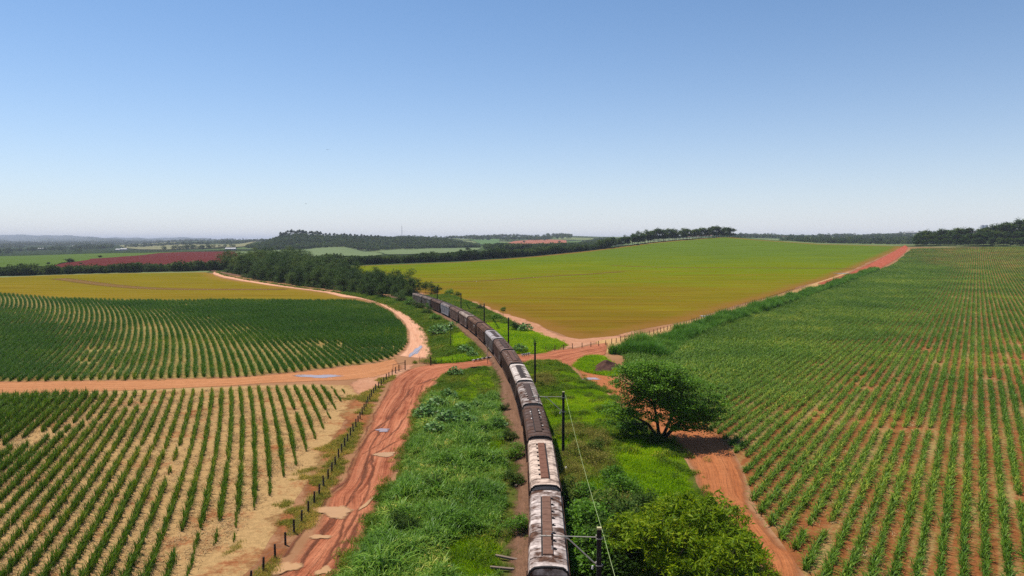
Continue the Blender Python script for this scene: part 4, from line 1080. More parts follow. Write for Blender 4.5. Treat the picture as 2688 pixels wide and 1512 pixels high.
M_bright = leafmat('bright_grass_leaf', [(.0, (.05, .12, .004)), (.4, (.10, .215, .005)), (.7, (.165, .285, .008)), (1.0, (.25, .33, .03))], .42, .6, .15, .1)
M_mixed = leafmat('mixed_weed_leaf', [(.0, (.03, .07, .012)), (.4, (.06, .12, .016)), (.7, (.10, .16, .025)), (.9, (.17, .19, .05)), (1.0, (.28, .21, .11))], .3, .6, .2, .1)
M_dryweed = leafmat('dry_weed_leaf', [(.0, (.07, .065, .02)), (.4, (.13, .12, .04)), (.7, (.2, .17, .07)), (1.0, (.30, .24, .13))], .25, .7, .1)
M_verge = leafmat('verge_grass_leaf', [(.0, (.06, .085, .016)), (.4, (.11, .14, .03)), (.7, (.19, .19, .06)), (1.0, (.34, .27, .12))], .3, .6, .2, .2)
M_castor = leafmat('broad_grey_green_leaf', [(.0, (.035, .075, .030)), (.5, (.065, .115, .050)), (1.0, (.115, .165, .085))], .2, .42, .5)
M_bigtree = leafmat('dark_tree_leaf', [(.0, (.014, .036, .006)), (.5, (.026, .062, .009)), (.85, (.045, .09, .014)), (1.0, (.08, .12, .025))], .3, .5, .3)
M_feather = leafmat('feathery_light_leaf', [(.0, (.03, .08, .006)), (.4, (.06, .125, .008)), (.75, (.105, .18, .012)), (1.0, (.19, .245, .03))], .4, .55, .25)
M_hedge = leafmat('tree_line_leaf', [(.0, (.018, .038, .009)), (.45, (.035, .064, .014)), (.8, (.062, .095, .024)), (1.0, (.13, .14, .055))], .25, .6, .2, .04, .45)
M_wood = leafmat('far_wood_leaf', [(.0, (.016, .030, .010)), (.5, (.03, .05, .016)), (1.0, (.10, .125, .05))], .2, .7, .1, .012, .5)
M_bark = simple('dark_bark', (.045, .034, .026), .95, .1, .4, 6)
M_bark2 = simple('pale_bark', (.2, .16, .12), .95, .1, .3, 6)

# ------------------------------------------------------------------ instanced ground cover
def proto(name, V, F, mat):
    return bpy.data.objects.new(name, mkmesh(name, V, F, [mat]))
def pcoll(name, objs):
    c = bpy.data.collections.new(name)
    for o in objs: c.objects.link(o)
    return c
def scatter_group(coll):
    ng = bpy.data.node_groups.new('scatter_' + coll.name, 'GeometryNodeTree')
    ng.interface.new_socket('Geometry', in_out='INPUT', socket_type='NodeSocketGeometry')
    ng.interface.new_socket('Geometry', in_out='OUTPUT', socket_type='NodeSocketGeometry')
    N = ng.nodes.new; L = ng.links.new
    gi = N('NodeGroupInput'); go = N('NodeGroupOutput'); ip = N('GeometryNodeInstanceOnPoints'); ci = N('GeometryNodeCollectionInfo')
    ci.inputs['Collection'].default_value = coll; ci.inputs['Separate Children'].default_value = True; ci.inputs['Reset Children'].default_value = True
    def at(n, typ):
        a = N('GeometryNodeInputNamedAttribute'); a.data_type = typ; a.inputs['Name'].default_value = n; return a.outputs['Attribute']
    ip.inputs['Pick Instance'].default_value = True
    L(gi.outputs[0], ip.inputs['Points']); L(ci.outputs[0], ip.inputs['Instance'])
    L(at('idx', 'INT'), ip.inputs['Instance Index'])
    er = N('FunctionNodeEulerToRotation'); L(at('rot', 'FLOAT_VECTOR'), er.inputs[0]); L(er.outputs[0], ip.inputs['Rotation'])
    L(at('scl', 'FLOAT_VECTOR'), ip.inputs['Scale'])
    L(ip.outputs[0], go.inputs[0]); return ng
def scatter(name, coll, P, scl, rot=None, idx=None, label='', cat='grass', tilt=.06, rng=RNG, zoff=0.0):
    n = len(P)
    me = bpy.data.meshes.new(name); me.vertices.add(n)
    V = np.column_stack([P, H(P[:, 0], P[:, 1]) + zoff]).astype(np.float32)
    me.vertices.foreach_set('co', V.ravel())
    if rot is None: rot = rng.uniform(0, 2 * math.pi, n)
    R = np.column_stack([rng.normal(0, tilt, n), rng.normal(0, tilt, n), rot]).astype(np.float32)
    S = np.asarray(scl, float); S = np.column_stack([S, S, S]) if S.ndim == 1 else S
    if idx is None: idx = rng.integers(0, len(coll.objects), n)
    a = me.attributes.new('rot', 'FLOAT_VECTOR', 'POINT'); a.data.foreach_set('vector', R.ravel())
    a = me.attributes.new('scl', 'FLOAT_VECTOR', 'POINT'); a.data.foreach_set('vector', S.astype(np.float32).ravel())
    a = me.attributes.new('idx', 'INT', 'POINT'); a.data.foreach_set('value', np.asarray(idx, np.int32))
    o = obj(name, me); md = o.modifiers.new('scatter', 'NODES'); md.node_group = scatter_group(coll)
    return tag(o, label, cat, kind='stuff')
def points_in(poly, dens, rng=RNG):
    poly = np.asarray(poly); lo, hi = poly.min(0), poly.max(0)
    n = int((hi - lo).prod() * dens); out = []
    P = rng.uniform(lo, hi, (n, 2)); return P[pip(poly, P)]
def cull(P, margin=60):                 # keep what the photo's frame (with a margin) can see
    px = CX + FPX * P[:, 0] / np.maximum(P[:, 1], 1)
    return P[(px > -420) & (px < 3110) & (P[:, 1] > 44)]

r = np.random.default_rng(11)
def cane_up(s):
    q = np.random.default_rng(s); a = blade_mesh(q, 12, 1.25, .08, .16, .9, 4, .12, .09, .1); b = blade_mesh(q, 7, .8, .075, .2, .5, 3, .3, .12, .1); return merge([a, b])
def cane_arch(s):
    q = np.random.default_rng(s); a = blade_mesh(q, 12, 1.35, .09, .2, 1.6, 4, .3, .10, .1); b = blade_mesh(q, 7, .8, .075, .25, 1.2, 3, .5, .14, .1); return merge([a, b])
def row_seg(s, hgt, n=34, L=2.4, w=.11, arch=1.2, up=.25):
    q = np.random.default_rng(s); return blade_mesh(q, n, hgt, w, .22, arch, 3, up, .13, .15, .4, L)
C_up = pcoll('upright_cane', [proto('cane_clump', *cane_up(i), M_cane) for i in range(5)])
C_arch = pcoll('arching_cane', [proto('cane_clump', *cane_arch(20 + i), M_caner) for i in range(5)])
C_segl = pcoll('dense_cane_rows', [proto('cane_row_piece', *row_seg(40 + i, 1.75, 64, 2.4, .085), M_canel) for i in range(5)])
C_segr = pcoll('arching_cane_rows', [proto('cane_row_piece', *row_seg(60 + i, 1.4, 46, 2.4, .10, 1.5, .3), M_caner) for i in range(5)])

# rows on the left are concentric curves round a far centre
CC = np.array([-1049.0, -274.0])
def rows_left(poly, step, rng, pitch=1.5):
    poly = np.asarray(poly); D = np.hypot(*(poly - CC).T); A = np.arctan2(poly[:, 1] - CC[1], poly[:, 0] - CC[0])
    out, rots = [], []
    for k in range(int(D.min() / pitch), int(D.max() / pitch) + 1):
        R = k * pitch; a = np.arange(A.min(), A.max(), step / R) + rng.uniform(0, step / R)
        P = CC + np.stack([np.cos(a), np.sin(a)], 1) * R
        out.append(P); rots.append(a)
    P = np.vstack(out); a = np.concatenate(rots); m = pip(poly, P); P, a = P[m], a[m]
    px = CX + FPX * P[:, 0] / P[:, 1]; m = (px > -380) & (P[:, 1] > 46)
    return P[m], a[m]
nz1 = VNoise(1, 9); nz2 = VNoise(2, 2.2); nz3 = VNoise(3, 40)
P, a = rows_left(LOWC, .40, r)
gap = nz2(P) * .6 + nz1(P) * .4; m = gap > .24; P, a = P[m], a[m]
near_edge = np.clip(distpoly(LOWC, P) / 2.0, .55, 1)
s = (.72 + .5 * nz1(P) * .9 + .25 * nz2(P)) * r.uniform(.85, 1.12, len(P)) * near_edge * (1 + .38 * smooth01((-P[:, 0] - 48 - .12 * (P[:, 1] - 60)) / 22))
P = P + r.normal(0, .05, P.shape)
scatter('young_cane', C_up, P, np.column_stack([s * .8, s * .8, s * 1.05]), label='rows of knee high sugar cane in straw by the fence', cat='sugar cane', tilt=.08)
P, a = rows_left(UPC, 1.9, r)
m = (nz2(P) * .5 + nz1(P) * .5) > .2; P, a = P[m], a[m]
s = (.80 + .42 * nz1(P)) * r.uniform(.9, 1.1, len(P))
near = np.clip((P[:, 1] - 130) / 60, 0, 1)
sl = np.column_stack([s * .9, np.full(len(P), 1.0), s * (.8 + .25 * near)])
scatter('dense_cane', C_segl, P, sl, a + np.where(r.random(len(P)) < .5, 0, math.pi), label='dense dark green sugar cane in curving rows beyond the track', cat='sugar cane', tilt=.03)
# rows on the right are straight
RD = np.array([.634, 1.0]); RD /= np.hypot(*RD); RNv = np.array([RD[1], -RD[0]])
def rows_right(poly, step, rng, y0, y1, pitch=1.5):
    poly = np.asarray(poly); A = poly @ RD; B = poly @ RNv; out = []
    for k in range(int(B.min() / pitch), int(B.max() / pitch) + 1):
        t = np.arange(A.min(), min(A.max(), 1150), step) + rng.uniform(0, step)
        out.append(RD * t[:, None] + RNv * k * pitch)
    P = np.vstack(out); px = CX + FPX * P[:, 0] / np.maximum(P[:, 1], 1)
    P = P[(P[:, 1] > y0) & (P[:, 1] < y1) & (px < 3060) & (px > 1500)]
    return P[pip(poly, P)]
P = rows_right(RTC, .42, r, 46, 185)
gp = nz2(P) * .55 + nz1(P) * .45 + .2 * np.exp(-(distpoly(TALL, P, False) / 50) ** 2); m = gp > .25; P = P[m]
s = (.64 + .40 * nz1(P) + .25 * nz2(P) + .5 * np.exp(-(distpoly(TALL, P, False) / 45) ** 2)) * r.uniform(.82, 1.12, len(P)); P = P + r.normal(0, .06, P.shape)
lean = nz3(P)
scatter('arching_cane', C_arch, P, np.column_stack([s * 1.06, s * 1.06, s * .97]), label='rows of arching sugar cane in red soil on the right slope', cat='sugar cane', tilt=.08)
P = rows_right(RTC, 2.15, r, 185, 1000)
m = (nz2(P) * .4 + nz1(P) * .6) > .15; P = P[m]
s = (.75 + .35 * nz1(P) + .45 * np.exp(-(distpoly(TALL, P, False) / 60) ** 2)) * r.uniform(.88, 1.1, len(P))
rr = math.atan2(-RD[0], RD[1]) + np.where(r.random(len(P)) < .5, 0, math.pi)
scatter('distant_cane', C_segr, P, np.column_stack([s * 1.12, np.full(len(P), 1.0), s]), rr, label='sugar cane rows running up the far right slope', cat='sugar cane', tilt=.03)

# tall grass hedge beside the sandy track
def tallp(s):
    q = np.random.default_rng(s); a = blade_mesh(q, 26, 2.9, .075, .13, .9, 4, .1, .25, .1); b = blade_mesh(q, 22, 2.0, .075, .2, 1.3, 4, .25, .3, .1); return merge([a, b])
C_tall = pcoll('tall_grass_clumps', [proto('tall_grass_clump', *tallp(80 + i), M_tall) for i in range(4)])
n_t = VNoise(61, 4.5)
P = points_in(TALLP, 1.5, r); s = (.5 + 1.1 * n_t(P)) * r.uniform(.8, 1.2, len(P))
scatter('tall_cane_grass', C_tall, P, s, label='tall bright cane grass hedge beside the sandy track', cat='tall grass', tilt=.1)

# guinea grass, short bright grass and weeds round the railway
def guinea(s):
    q = np.random.default_rng(s); a = blade_mesh(q, 34, 1.5, .075, .3, 1.7, 4, .28, .2, .1); b = blade_mesh(q, 12, .8, .06, .35, 1.2, 3, .6, .2, .1); return merge([a, b])
def short(s, L=.5, n=38, rad=.3, w=.05):
    q = np.random.default_rng(s); return blade_mesh(q, n, L, w, .35, .9, 3, .3, rad, .15)
def weed(s, hgt=.8, n=110, sz=.13, rad=.38):
    q = np.random.default_rng(s); C = np.column_stack([q.normal(0, rad, n), q.normal(0, rad, n), hgt * q.uniform(.1, 1, n)])
    C[:, 2] *= np.exp(-(C[:, 0] ** 2 + C[:, 1] ** 2) / (rad * 2.2) ** 2)
    a = leaves(q, C, sz, .6, .6); b = blade_mesh(q, 16, hgt, .02, .3, .5, 2, .2, rad * .6, .3); return merge([a, b])
C_gui = pcoll('guinea_clumps', [proto('guinea_grass_clump', *guinea(100 + i), M_guinea) for i in range(5)])
C_bri = pcoll('bright_clumps', [proto('bright_grass_clump', *short(120 + i, .55), M_bright) for i in range(5)])
C_mix = pcoll('mixed_clumps', [proto('mixed_grass_clump', *short(140 + i, .75, 34, .32, .055), M_mixed) for i in range(3)] + [proto('weed_clump', *weed(150 + i), M_mixed) for i in range(3)])
C_dry = pcoll('dry_clumps', [proto('dry_weed_clump', *weed(160 + i, 1.1, 130, .09, .42), M_dryweed) for i in range(3)])
C_und = pcoll('undergrowth_clumps', [proto('undergrowth_clump', *weed(180 + i, 2.2, 150, .42, .9), M_hedge) for i in range(3)])
C_ver = pcoll('verge_clumps', [proto('verge_grass_clump', *short(170 + i, .3, 34, .22, .03), M_verge) for i in range(4)])
n4 = VNoise(14, 5.0); n5 = VNoise(15, 14.0); n6 = VNoise(16, 1.6)
def blob(P, px, rad):                     # 1 inside a patch of ground around a surveyed pixel
    c = GT(*px); d = (P - c) / np.array(rad); return np.exp(-(d * d).sum(1))
P = cull(points_in(LSP, 11, r)); dt = distpoly(TRACK[::3], P, False)
brt = np.maximum.reduce([blob(P, (1270, 1000), (3.0, 10)), blob(P, (1225, 1040), (2.4, 8)), blob(P, (1255, 1480), (3.0, 5)) * .85, blob(P, (1295, 1170), (1.2, 10)) * .5, blob(P, (1180, 975), (3, 4)) * .4]) + (n4(P) - .5) * .35
tallg = np.clip((126 - P[:, 1]) / 12, 0, 1) * (1 - np.clip(brt * 1.5, 0, 1)) + (n5(P) - .5) * .3
bare = (dt < 3.3 + 1.6 * n4(P))
isg = (tallg > .42) & ~bare & (r.random(len(P)) < .30)
mixr = r.random(len(P)) < .22
isb = (brt > .42) & ~bare & ~mixr
ism = ~isg & ~isb & ~bare & (r.random(len(P)) < .75)
roadd = distpoly(MR, P, False)
def put(name, coll, mask, sc, label, cat, tilt=.1): 
    Q = P[mask]; scatter(name, coll, Q, sc[mask], label=label, cat=cat, tilt=tilt)
sz = r.uniform(.7, 1.15, len(P)) * (.7 + .5 * n4(P)) * np.clip(.35 + roadd / 3.0, .35, 1) * np.clip(.3 + (dt - 2.8) / 2.5, .35, 1)
put('guinea_grass', C_gui, isg, sz * 1.2 * (.6 + .75 * n6(P)) * np.where(r.random(len(P)) < .07, 1.5, 1), 'thick tall guinea grass between the rutted road and the train', 'tall grass')
put('bright_grass', C_bri, isb, sz, 'bright yellow green grass patches left of the train', 'grass')
put('roadside_weeds', C_mix, ism, sz, 'mixed grass and weeds left of the train', 'weeds')
P = cull(points_in(RSP, 13, r)); dt = distpoly(TRACK[::3], P, False); rd = distpoly(RTL, P, False)
drk = np.maximum.reduce([blob(P, (1535, 1215), (2.6, 6)), blob(P, (1490, 1260), (2.0, 8)), blob(P, (1560, 1170), (2.5, 5)) * .8, blob(P, (1620, 1320), (2.2, 4)) * .5, blob(P, (1430, 1005), (2, 6)) * .7, blob(P, (1500, 1140), (2, 4)) * .5])
v = drk + (n4(P) - .5) * .5
isd = (v > .42) & (r.random(len(P)) < .5); mx = ((v > .24) & (v <= .42)) | (n5(P) * .5 + n6(P) * .5 > .54)
isw = mx & ~isd & (r.random(len(P)) < .8); isb = ~isd & ~isw
sz = r.uniform(.6, 1.3, len(P)) * (.45 + .95 * n6(P)) * (.7 + .5 * n4(P)) * np.clip(.3 + rd / 2.5, .4, 1) * np.clip(.3 + (dt - 1.5) / 2.5, .3, 1)
put('bright_grass', C_bri, isb, sz * 1.1, 'bright green grass right of the train', 'grass')
put('roadside_weeds', C_mix, isw, sz * .9, 'mixed weeds in the grass right of the train', 'weeds')
put('dry_weeds', C_dry, isd, sz * .9, 'brownish dry weeds right of the tan roofed wagon', 'weeds')
P = cull(points_in(FLS, 4.5, r)); dt = distpoly(TRACK[::3], P, False); rd = distpoly(FRR, P, False)
brt = np.maximum(blob(P, (1213, 893), (3, 14)), blob(P, (1200, 945), (5, 5)) * .6) + (n4(P) - .5) * .7
bare = dt < 3.4 + 1.5 * n4(P)
isb = (brt > .3) & ~bare; ism = ~isb & ~bare
sz = r.uniform(.9, 1.6, len(P)) * (.7 + .6 * n4(P)) * np.clip(.35 + rd / 4.0, .4, 1)
put('bright_grass', C_bri, isb, sz * 1.1, 'bright grass between the gate and the railway curve', 'grass')
put('roadside_weeds', C_mix, ism, sz * 1.25, 'rank weeds along the far left of the train', 'weeds')
P = cull(points_in(FRS, 4.5, r)); dt = distpoly(TRACK[::3], P, False)
br = np.clip((232 - P[:, 1]) / 30, -.2, 1) + (n4(P) - .5) * .8; bare = dt < 2.6
isb = (br > .25) & ~bare; ism = ~isb & ~bare
sz = r.uniform(.9, 1.5, len(P)) * (.7 + .5 * n4(P))
put('bright_grass', C_bri, isb, sz * 1.1, 'bright grass beyond the crossing right of the train', 'grass')
put('roadside_weeds', C_mix, ism, sz * 1.2, 'weeds along the far right of the train', 'weeds')
P = points_in(MOUNDG, 5, r); put('bright_grass', C_bri, np.ones(len(P), bool), r.uniform(.8, 1.4, len(P)), 'grass round the dark soil heap', 'grass')
# verge tufts along the left fence and on the road edges
V1 = np.vstack([_lf + np.array([-3.2, 0]) * np.linspace(1.2, .5, len(_lf))[:, None], (_lf + np.array([1.1, 0]))[::-1]])
P = cull(points_in(V1, 16, r)); k = n4(P) * .5 + n6(P) * .5 + np.exp(-(distpoly(_lf, P, False) / .9) ** 2) * .22
m = k > .64; put('verge_grass', C_ver, m, r.uniform(.6, 1.4, len(P)), 'thin grass tufts along the left fence', 'grass')
P = cull(points_in(GTL([(500,1513),(610,1440),(700,1330),(765,1255),(850,1130),(905,1035),(960,1040),(905,1120),(850,1210),(790,1310),(700,1440),(640,1520)]), 7, r)); m = (n4(P) * .6 + n6(P) * .4) > .68
put('verge_grass', C_ver, m, r.uniform(.5, 1.1, len(P)), 'sparse tufts on the bare strip by the left fence', 'grass')

# ragged tufts straddling the road edges
def edge_tufts(line, amp, dens, coll, s0, s1, name, label, cat='grass'):
    q_ = resample(line, .3); q_ = q_[(q_[:, 1] > 44)]; n = int(len(q_) * .3 * dens); i = r.integers(0, len(q_), n); N_ = normals2(q_)
    P = q_[i] + N_[i] * r.normal(0, amp, n)[:, None]; k = n4(P) * .5 + n6(P) * .5; P = P[k > .42]
    P = cull(P); scatter(name, coll, P, r.uniform(s0, s1, len(P)), label=label, cat=cat, tilt=.15)
edge_tufts(MR[:14], .55, 9, C_mix, .35, 1.0, 'edge_weeds', 'weeds spilling over the right edge of the rutted road', 'weeds')
edge_tufts(RTL[1:], .75, 9, C_mix, .3, .9, 'edge_weeds', 'weeds spilling over the left edge of the red track', 'weeds')
edge_tufts(FRR, .7, 2.5, C_mix, .6, 1.5, 'edge_weeds', 'weeds along the right edge of the pale farm road', 'weeds')
edge_tufts(FRS[:12], .8, 2, C_bri, .6, 1.3, 'edge_grass', 'grass tufts along the bare earth of the crop field border')
edge_tufts(trk(-3.1, 45, 150), .6, 2.2, C_mix, .3, .9, 'bank_weeds', 'weeds along the left foot of the ballast bank', 'weeds')
edge_tufts(MDL, .5, 1.2, C_ver, .6, 1.4, 'edge_grass', 'thin tufts along the track between the cane fields')
# tall rank growth under the railway trees

# dry leaf litter left between the rows
M_litter = leafmat('dry_cane_litter', [(.0, (.22, .12, .05)), (.4, (.40, .25, .11)), (.75, (.52, .36, .17)), (1.0, (.62, .48, .26))], .15, .8, .1)
def litter(s):
    q = np.random.default_rng(s); n = 26; C = np.column_stack([q.normal(0, .4, n), q.normal(0, .4, n), q.uniform(.02, .12, n)]); return leaves(q, C, .42, .1, 1.2, 0, .5)
C_lit = pcoll('litter_clumps', [proto('litter_clump', *litter(400 + i), M_litter) for i in range(4)])
P = cull(points_in(LOWC, 1.6, r)); P = P[(n6(P) * .5 + n4(P) * .5) > .38]; scatter('cane_litter', C_lit, P, r.uniform(.6, 1.3, len(P)), label='dry leaf litter between the near left cane rows', cat='leaf litter', tilt=.1)
P = cull(points_in(RTC, .5, r)); P = P[P[:, 1] < 150]; b_ = VNoise(44, 3.0)(np.column_stack([P @ RNv, P @ RD / 14])); P = P[b_ > .5]; scatter('cane_litter', C_lit, P, r.uniform(.6, 1.3, len(P)), label='dry leaf litter between the right cane rows', cat='leaf litter', tilt=.1)
# ------------------------------------------------------------------ trees and shrubs
def crown_mesh(rng, lobes, ncl, lpc, cr, leaf, mat, aspect=.55, upb=.5, droop=0.0, flat=.6, shell=.5, name='crown'):
    lobes = [(np.array(c, float), np.array(rd, float)) for c, rd in lobes]
    w = np.array([np.prod(rd) ** .75 for _, rd in lobes]); w /= w.sum(); C = []; K = []
    for _ in range(ncl):
        c, rd = lobes[rng.choice(len(lobes), p=w)]
        d = rng.normal(0, 1, 3); d /= np.linalg.norm(d); rr = rng.uniform(shell ** 2, 1) ** .5
        if d[2] < -.3: d[2] *= .5
        p = c + d * rd * rr * rng.uniform(.85, 1.12)
        K.append(p); n = max(3, int(lpc * rng.uniform(.5, 1.4)))
        C.append(p + rng.normal(0, 1, (n, 3)) * cr * np.array([1, 1, flat]) * rng.uniform(.7, 1.25))
    C = np.vstack(C); C[:, 2] = np.maximum(C[:, 2], leaf * .4)
    V, F = leaves(rng, C, leaf, aspect, upb, droop)
    return mkmesh(name, V, F, [mat]), np.array(K), lobes
def wood_mesh(rng, lobes, K, stems, rtrunk, mat, twigs=30, name='trunk'):
    mb = MB()
    for st in stems: 
        st = np.array(st, float); q = np.vstack([catmull(st[:, :2], 4).T, np.interp(np.linspace(0, 1, (len(st) - 1) * 4 + 1), np.linspace(0, 1, len(st)), st[:, 2])]).T
        mb.tube(q, np.linspace(rtrunk, rtrunk * .4, len(q)) * (1 if len(stems) < 3 else .8), 7)
    tips = np.array([s_[-1] for s_ in stems], float); alls = np.vstack([np.array(s_, float)[1:] for s_ in stems])
    for c, rd in lobes:
        b = alls[np.argmin(np.linalg.norm(alls - c, axis=1) + np.maximum(0, alls[:, 2] - c[2]) * 3)]
        m = (b + c) / 2 + rng.normal(0, .12, 3) * np.linalg.norm(c - b)
        mb.tube([b, m, c], [rtrunk * .42, rtrunk * .3, rtrunk * .15], 6)
    for p in K[rng.permutation(len(K))[:twigs]]:
        c = min((l[0] for l in lobes), key=lambda q: np.linalg.norm(q - p))
        mb.tube([c, (c + p) / 2 + rng.normal(0, .05, 3), p], [rtrunk * .16, rtrunk * .1, rtrunk * .05], 5)
    return mb.mesh(name, [mat])
def make_tree(name, rng, lobes, ncl, lpc, cr, leaf, mat, stems, rt, bark, twigs=30, **kw):
    cm, K, lb = crown_mesh(rng, lobes, ncl, lpc, cr, leaf, mat, **kw)
    tm = wood_mesh(rng, lb, K, stems, rt, bark, twigs)
    return tm, cm
def place_tree(name, meshes, loc, label, cat, group=None, rz=0, sc=1.0):
    e = empty(name, loc, rz); e.scale = (sc, sc, sc) if np.isscalar(sc) else sc
    tag(e, label, cat, group); obj('trunk', meshes[0], e); obj('crown', meshes[1], e); return e

q = np.random.default_rng(5)
# the big dark tree on the right
L_big = [((-1.2, .2, 8.3), (4.0, 3.6, 1.7)), ((3.6, -.5, 3.2), (2.4, 2.3, 1.4)), ((4.8, .3, 2.8), (1.7, 1.7, 1.0)), ((1.2, -1.6, 4.2), (2.3, 2.0, 1.3)), ((-3.0, .3, 4.9), (2.0, 2.0, 1.2)), ((-3.9, .2, 2.3), (1.7, 1.8, 1.0)), ((-2.4, .6, 1.5), (1.4, 1.5, .9)), ((4.2, -.8, 1.7), (1.2, 1.3, .9)), ((1.7, -2.3, 2.7), (1.9, 1.4, 1.3)), ((2.4, -1.2, 3.2), (2.0, 1.8, 1.3)), ((-2.2, -.8, 3.9), (1.8, 1.7, 1.2)), ((.5, 1.2, 4.2), (2.2, 2.0, 1.3)), ((-.9, -1.6, 3.4), (1.5, 1.2, .9)), ((-1.9, .3, 8.7), (3.0, 3.0, 1.0)), ((.9, -.6, 8.2), (3.3, 3.2, 1.3)), ((-3.3, -.2, 7.0), (2.2, 2.4, .9)), ((3.0, .8, 6.4), (2.9, 3.0, 1.1)),
         ((5.0, -.2, 4.9), (2.5, 2.6, 1.1)), ((2.2, -1.8, 5.0), (2.4, 2.2, .9)), ((-4.2, .4, 3.6), (2.0, 2.2, 1.0)), ((-2.2, 2.2, 5.6), (2.2, 2.0, .9)), ((2.9, -.6, 1.9), (1.1, 1.2, 1.2)), ((5.9, .8, 3.5), (1.5, 1.6, .8)), ((.2, 2.8, 6.6), (2.4, 2.2, 1.0)), ((-.6, -2.4, 7.2), (2.4, 1.8, .9)), ((0, 0, 5.4), (2.8, 2.5, 1.2)), ((-1.6, -1.2, 6.2), (2.5, 2, 1.0)), ((3.7, -1, 3.7), (2, 2, .9)), ((1.2, .5, 7.0), (3.2, 2.6, 1.0))]
st_big = [[(0, 0, -.2), (-.25, 0, 2.2), (-.6, .1, 4.4), (-1.1, .2, 7.6)], [(.2, 0, -.2), (.8, -.2, 1.9), (1.5, -.4, 4.0), (2.3, 0, 5.9)], [(.35, .1, -.2), (1.5, .1, 1.6), (3.0, .2, 3.2), (4.6, 0, 4.4)], [(.1, -.2, -.2), (1.1, -.7, 1.4), (2.1, -1.2, 3.0), (2.2, -1.6, 4.4)], [(-.1, .1, -.2), (-1.2, .2, 2.0), (-3.0, .3, 3.2)]]
mt = make_tree('big', q, L_big, 1150, 36, .33, .26, M_bigtree, st_big, .26, M_bark, 150, aspect=.5, flat=.4, shell=.35)
c = G(1731, 1156); place_tree('spreading_tree', mt, (c[0], c[1], 0), 'large dark spreading tree on the bank between train and right cane field', 'tree', None, 0, (1.24, 1.2, 1.06))
# feathery light green trees at the bottom right of the train
L_f = [((0, 0, 3.9), (1.9, 1.9, 1.0)), ((1.7, .8, 3.3), (1.6, 1.5, .9)), ((-1.5, -.6, 3.2), (1.6, 1.6, .9)), ((.3, -1.7, 3.0), (1.7, 1.4, .9)), ((-.5, 1.6, 3.5), (1.5, 1.4, .9)), ((1.4, -1.3, 2.2), (1.4, 1.3, .8)), ((-1.9, .8, 2.3), (1.3, 1.3, .8)), ((2.6, 0, 2.3), (1.0, 1.0, .7))]
st_f = [[(0, 0, -.2), (.1, 0, 1.2), (0, 0, 2.4), (.1, .1, 3.6)], [(.05, 0, -.1), (.7, .2, 1.3), (1.5, .5, 2.7)], [(-.05, 0, -.1), (-.6, -.2, 1.3), (-1.4, -.5, 2.6)]]
MF = [make_tree('f', np.random.default_rng(30 + i), L_f, 105, 40, .27, .40, M_feather, st_f, .09, M_bark, 60, aspect=.27, droop=.35, upb=.35, flat=.55, shell=.45) for i in range(2)]
for k, (px, sc, rz, lab) in enumerate([((1850, 1500), 1.12, .3, 'feathery light green tree closest to the bare red track at the photo bottom'),
        ((1735, 1535), 1.05, 2.0, 'feathery light green tree in the middle of the bottom thicket'),
        ((1655, 1500), .82, 4.0, 'smaller feathery tree near the nearest line pole'),
        ((1775, 1440), .80, 1.1, 'low feathery tree at the back of the bottom thicket'),
        ((1925, 1600), .95, 5.1, 'feathery tree cut by the bottom edge beside the red track')]):
    c = G(*px); place_tree('feathery_tree', MF[k % 2], (c[0], c[1], 0), lab, 'tree', 'feathery trees right of the train', rz, sc * 1.12)
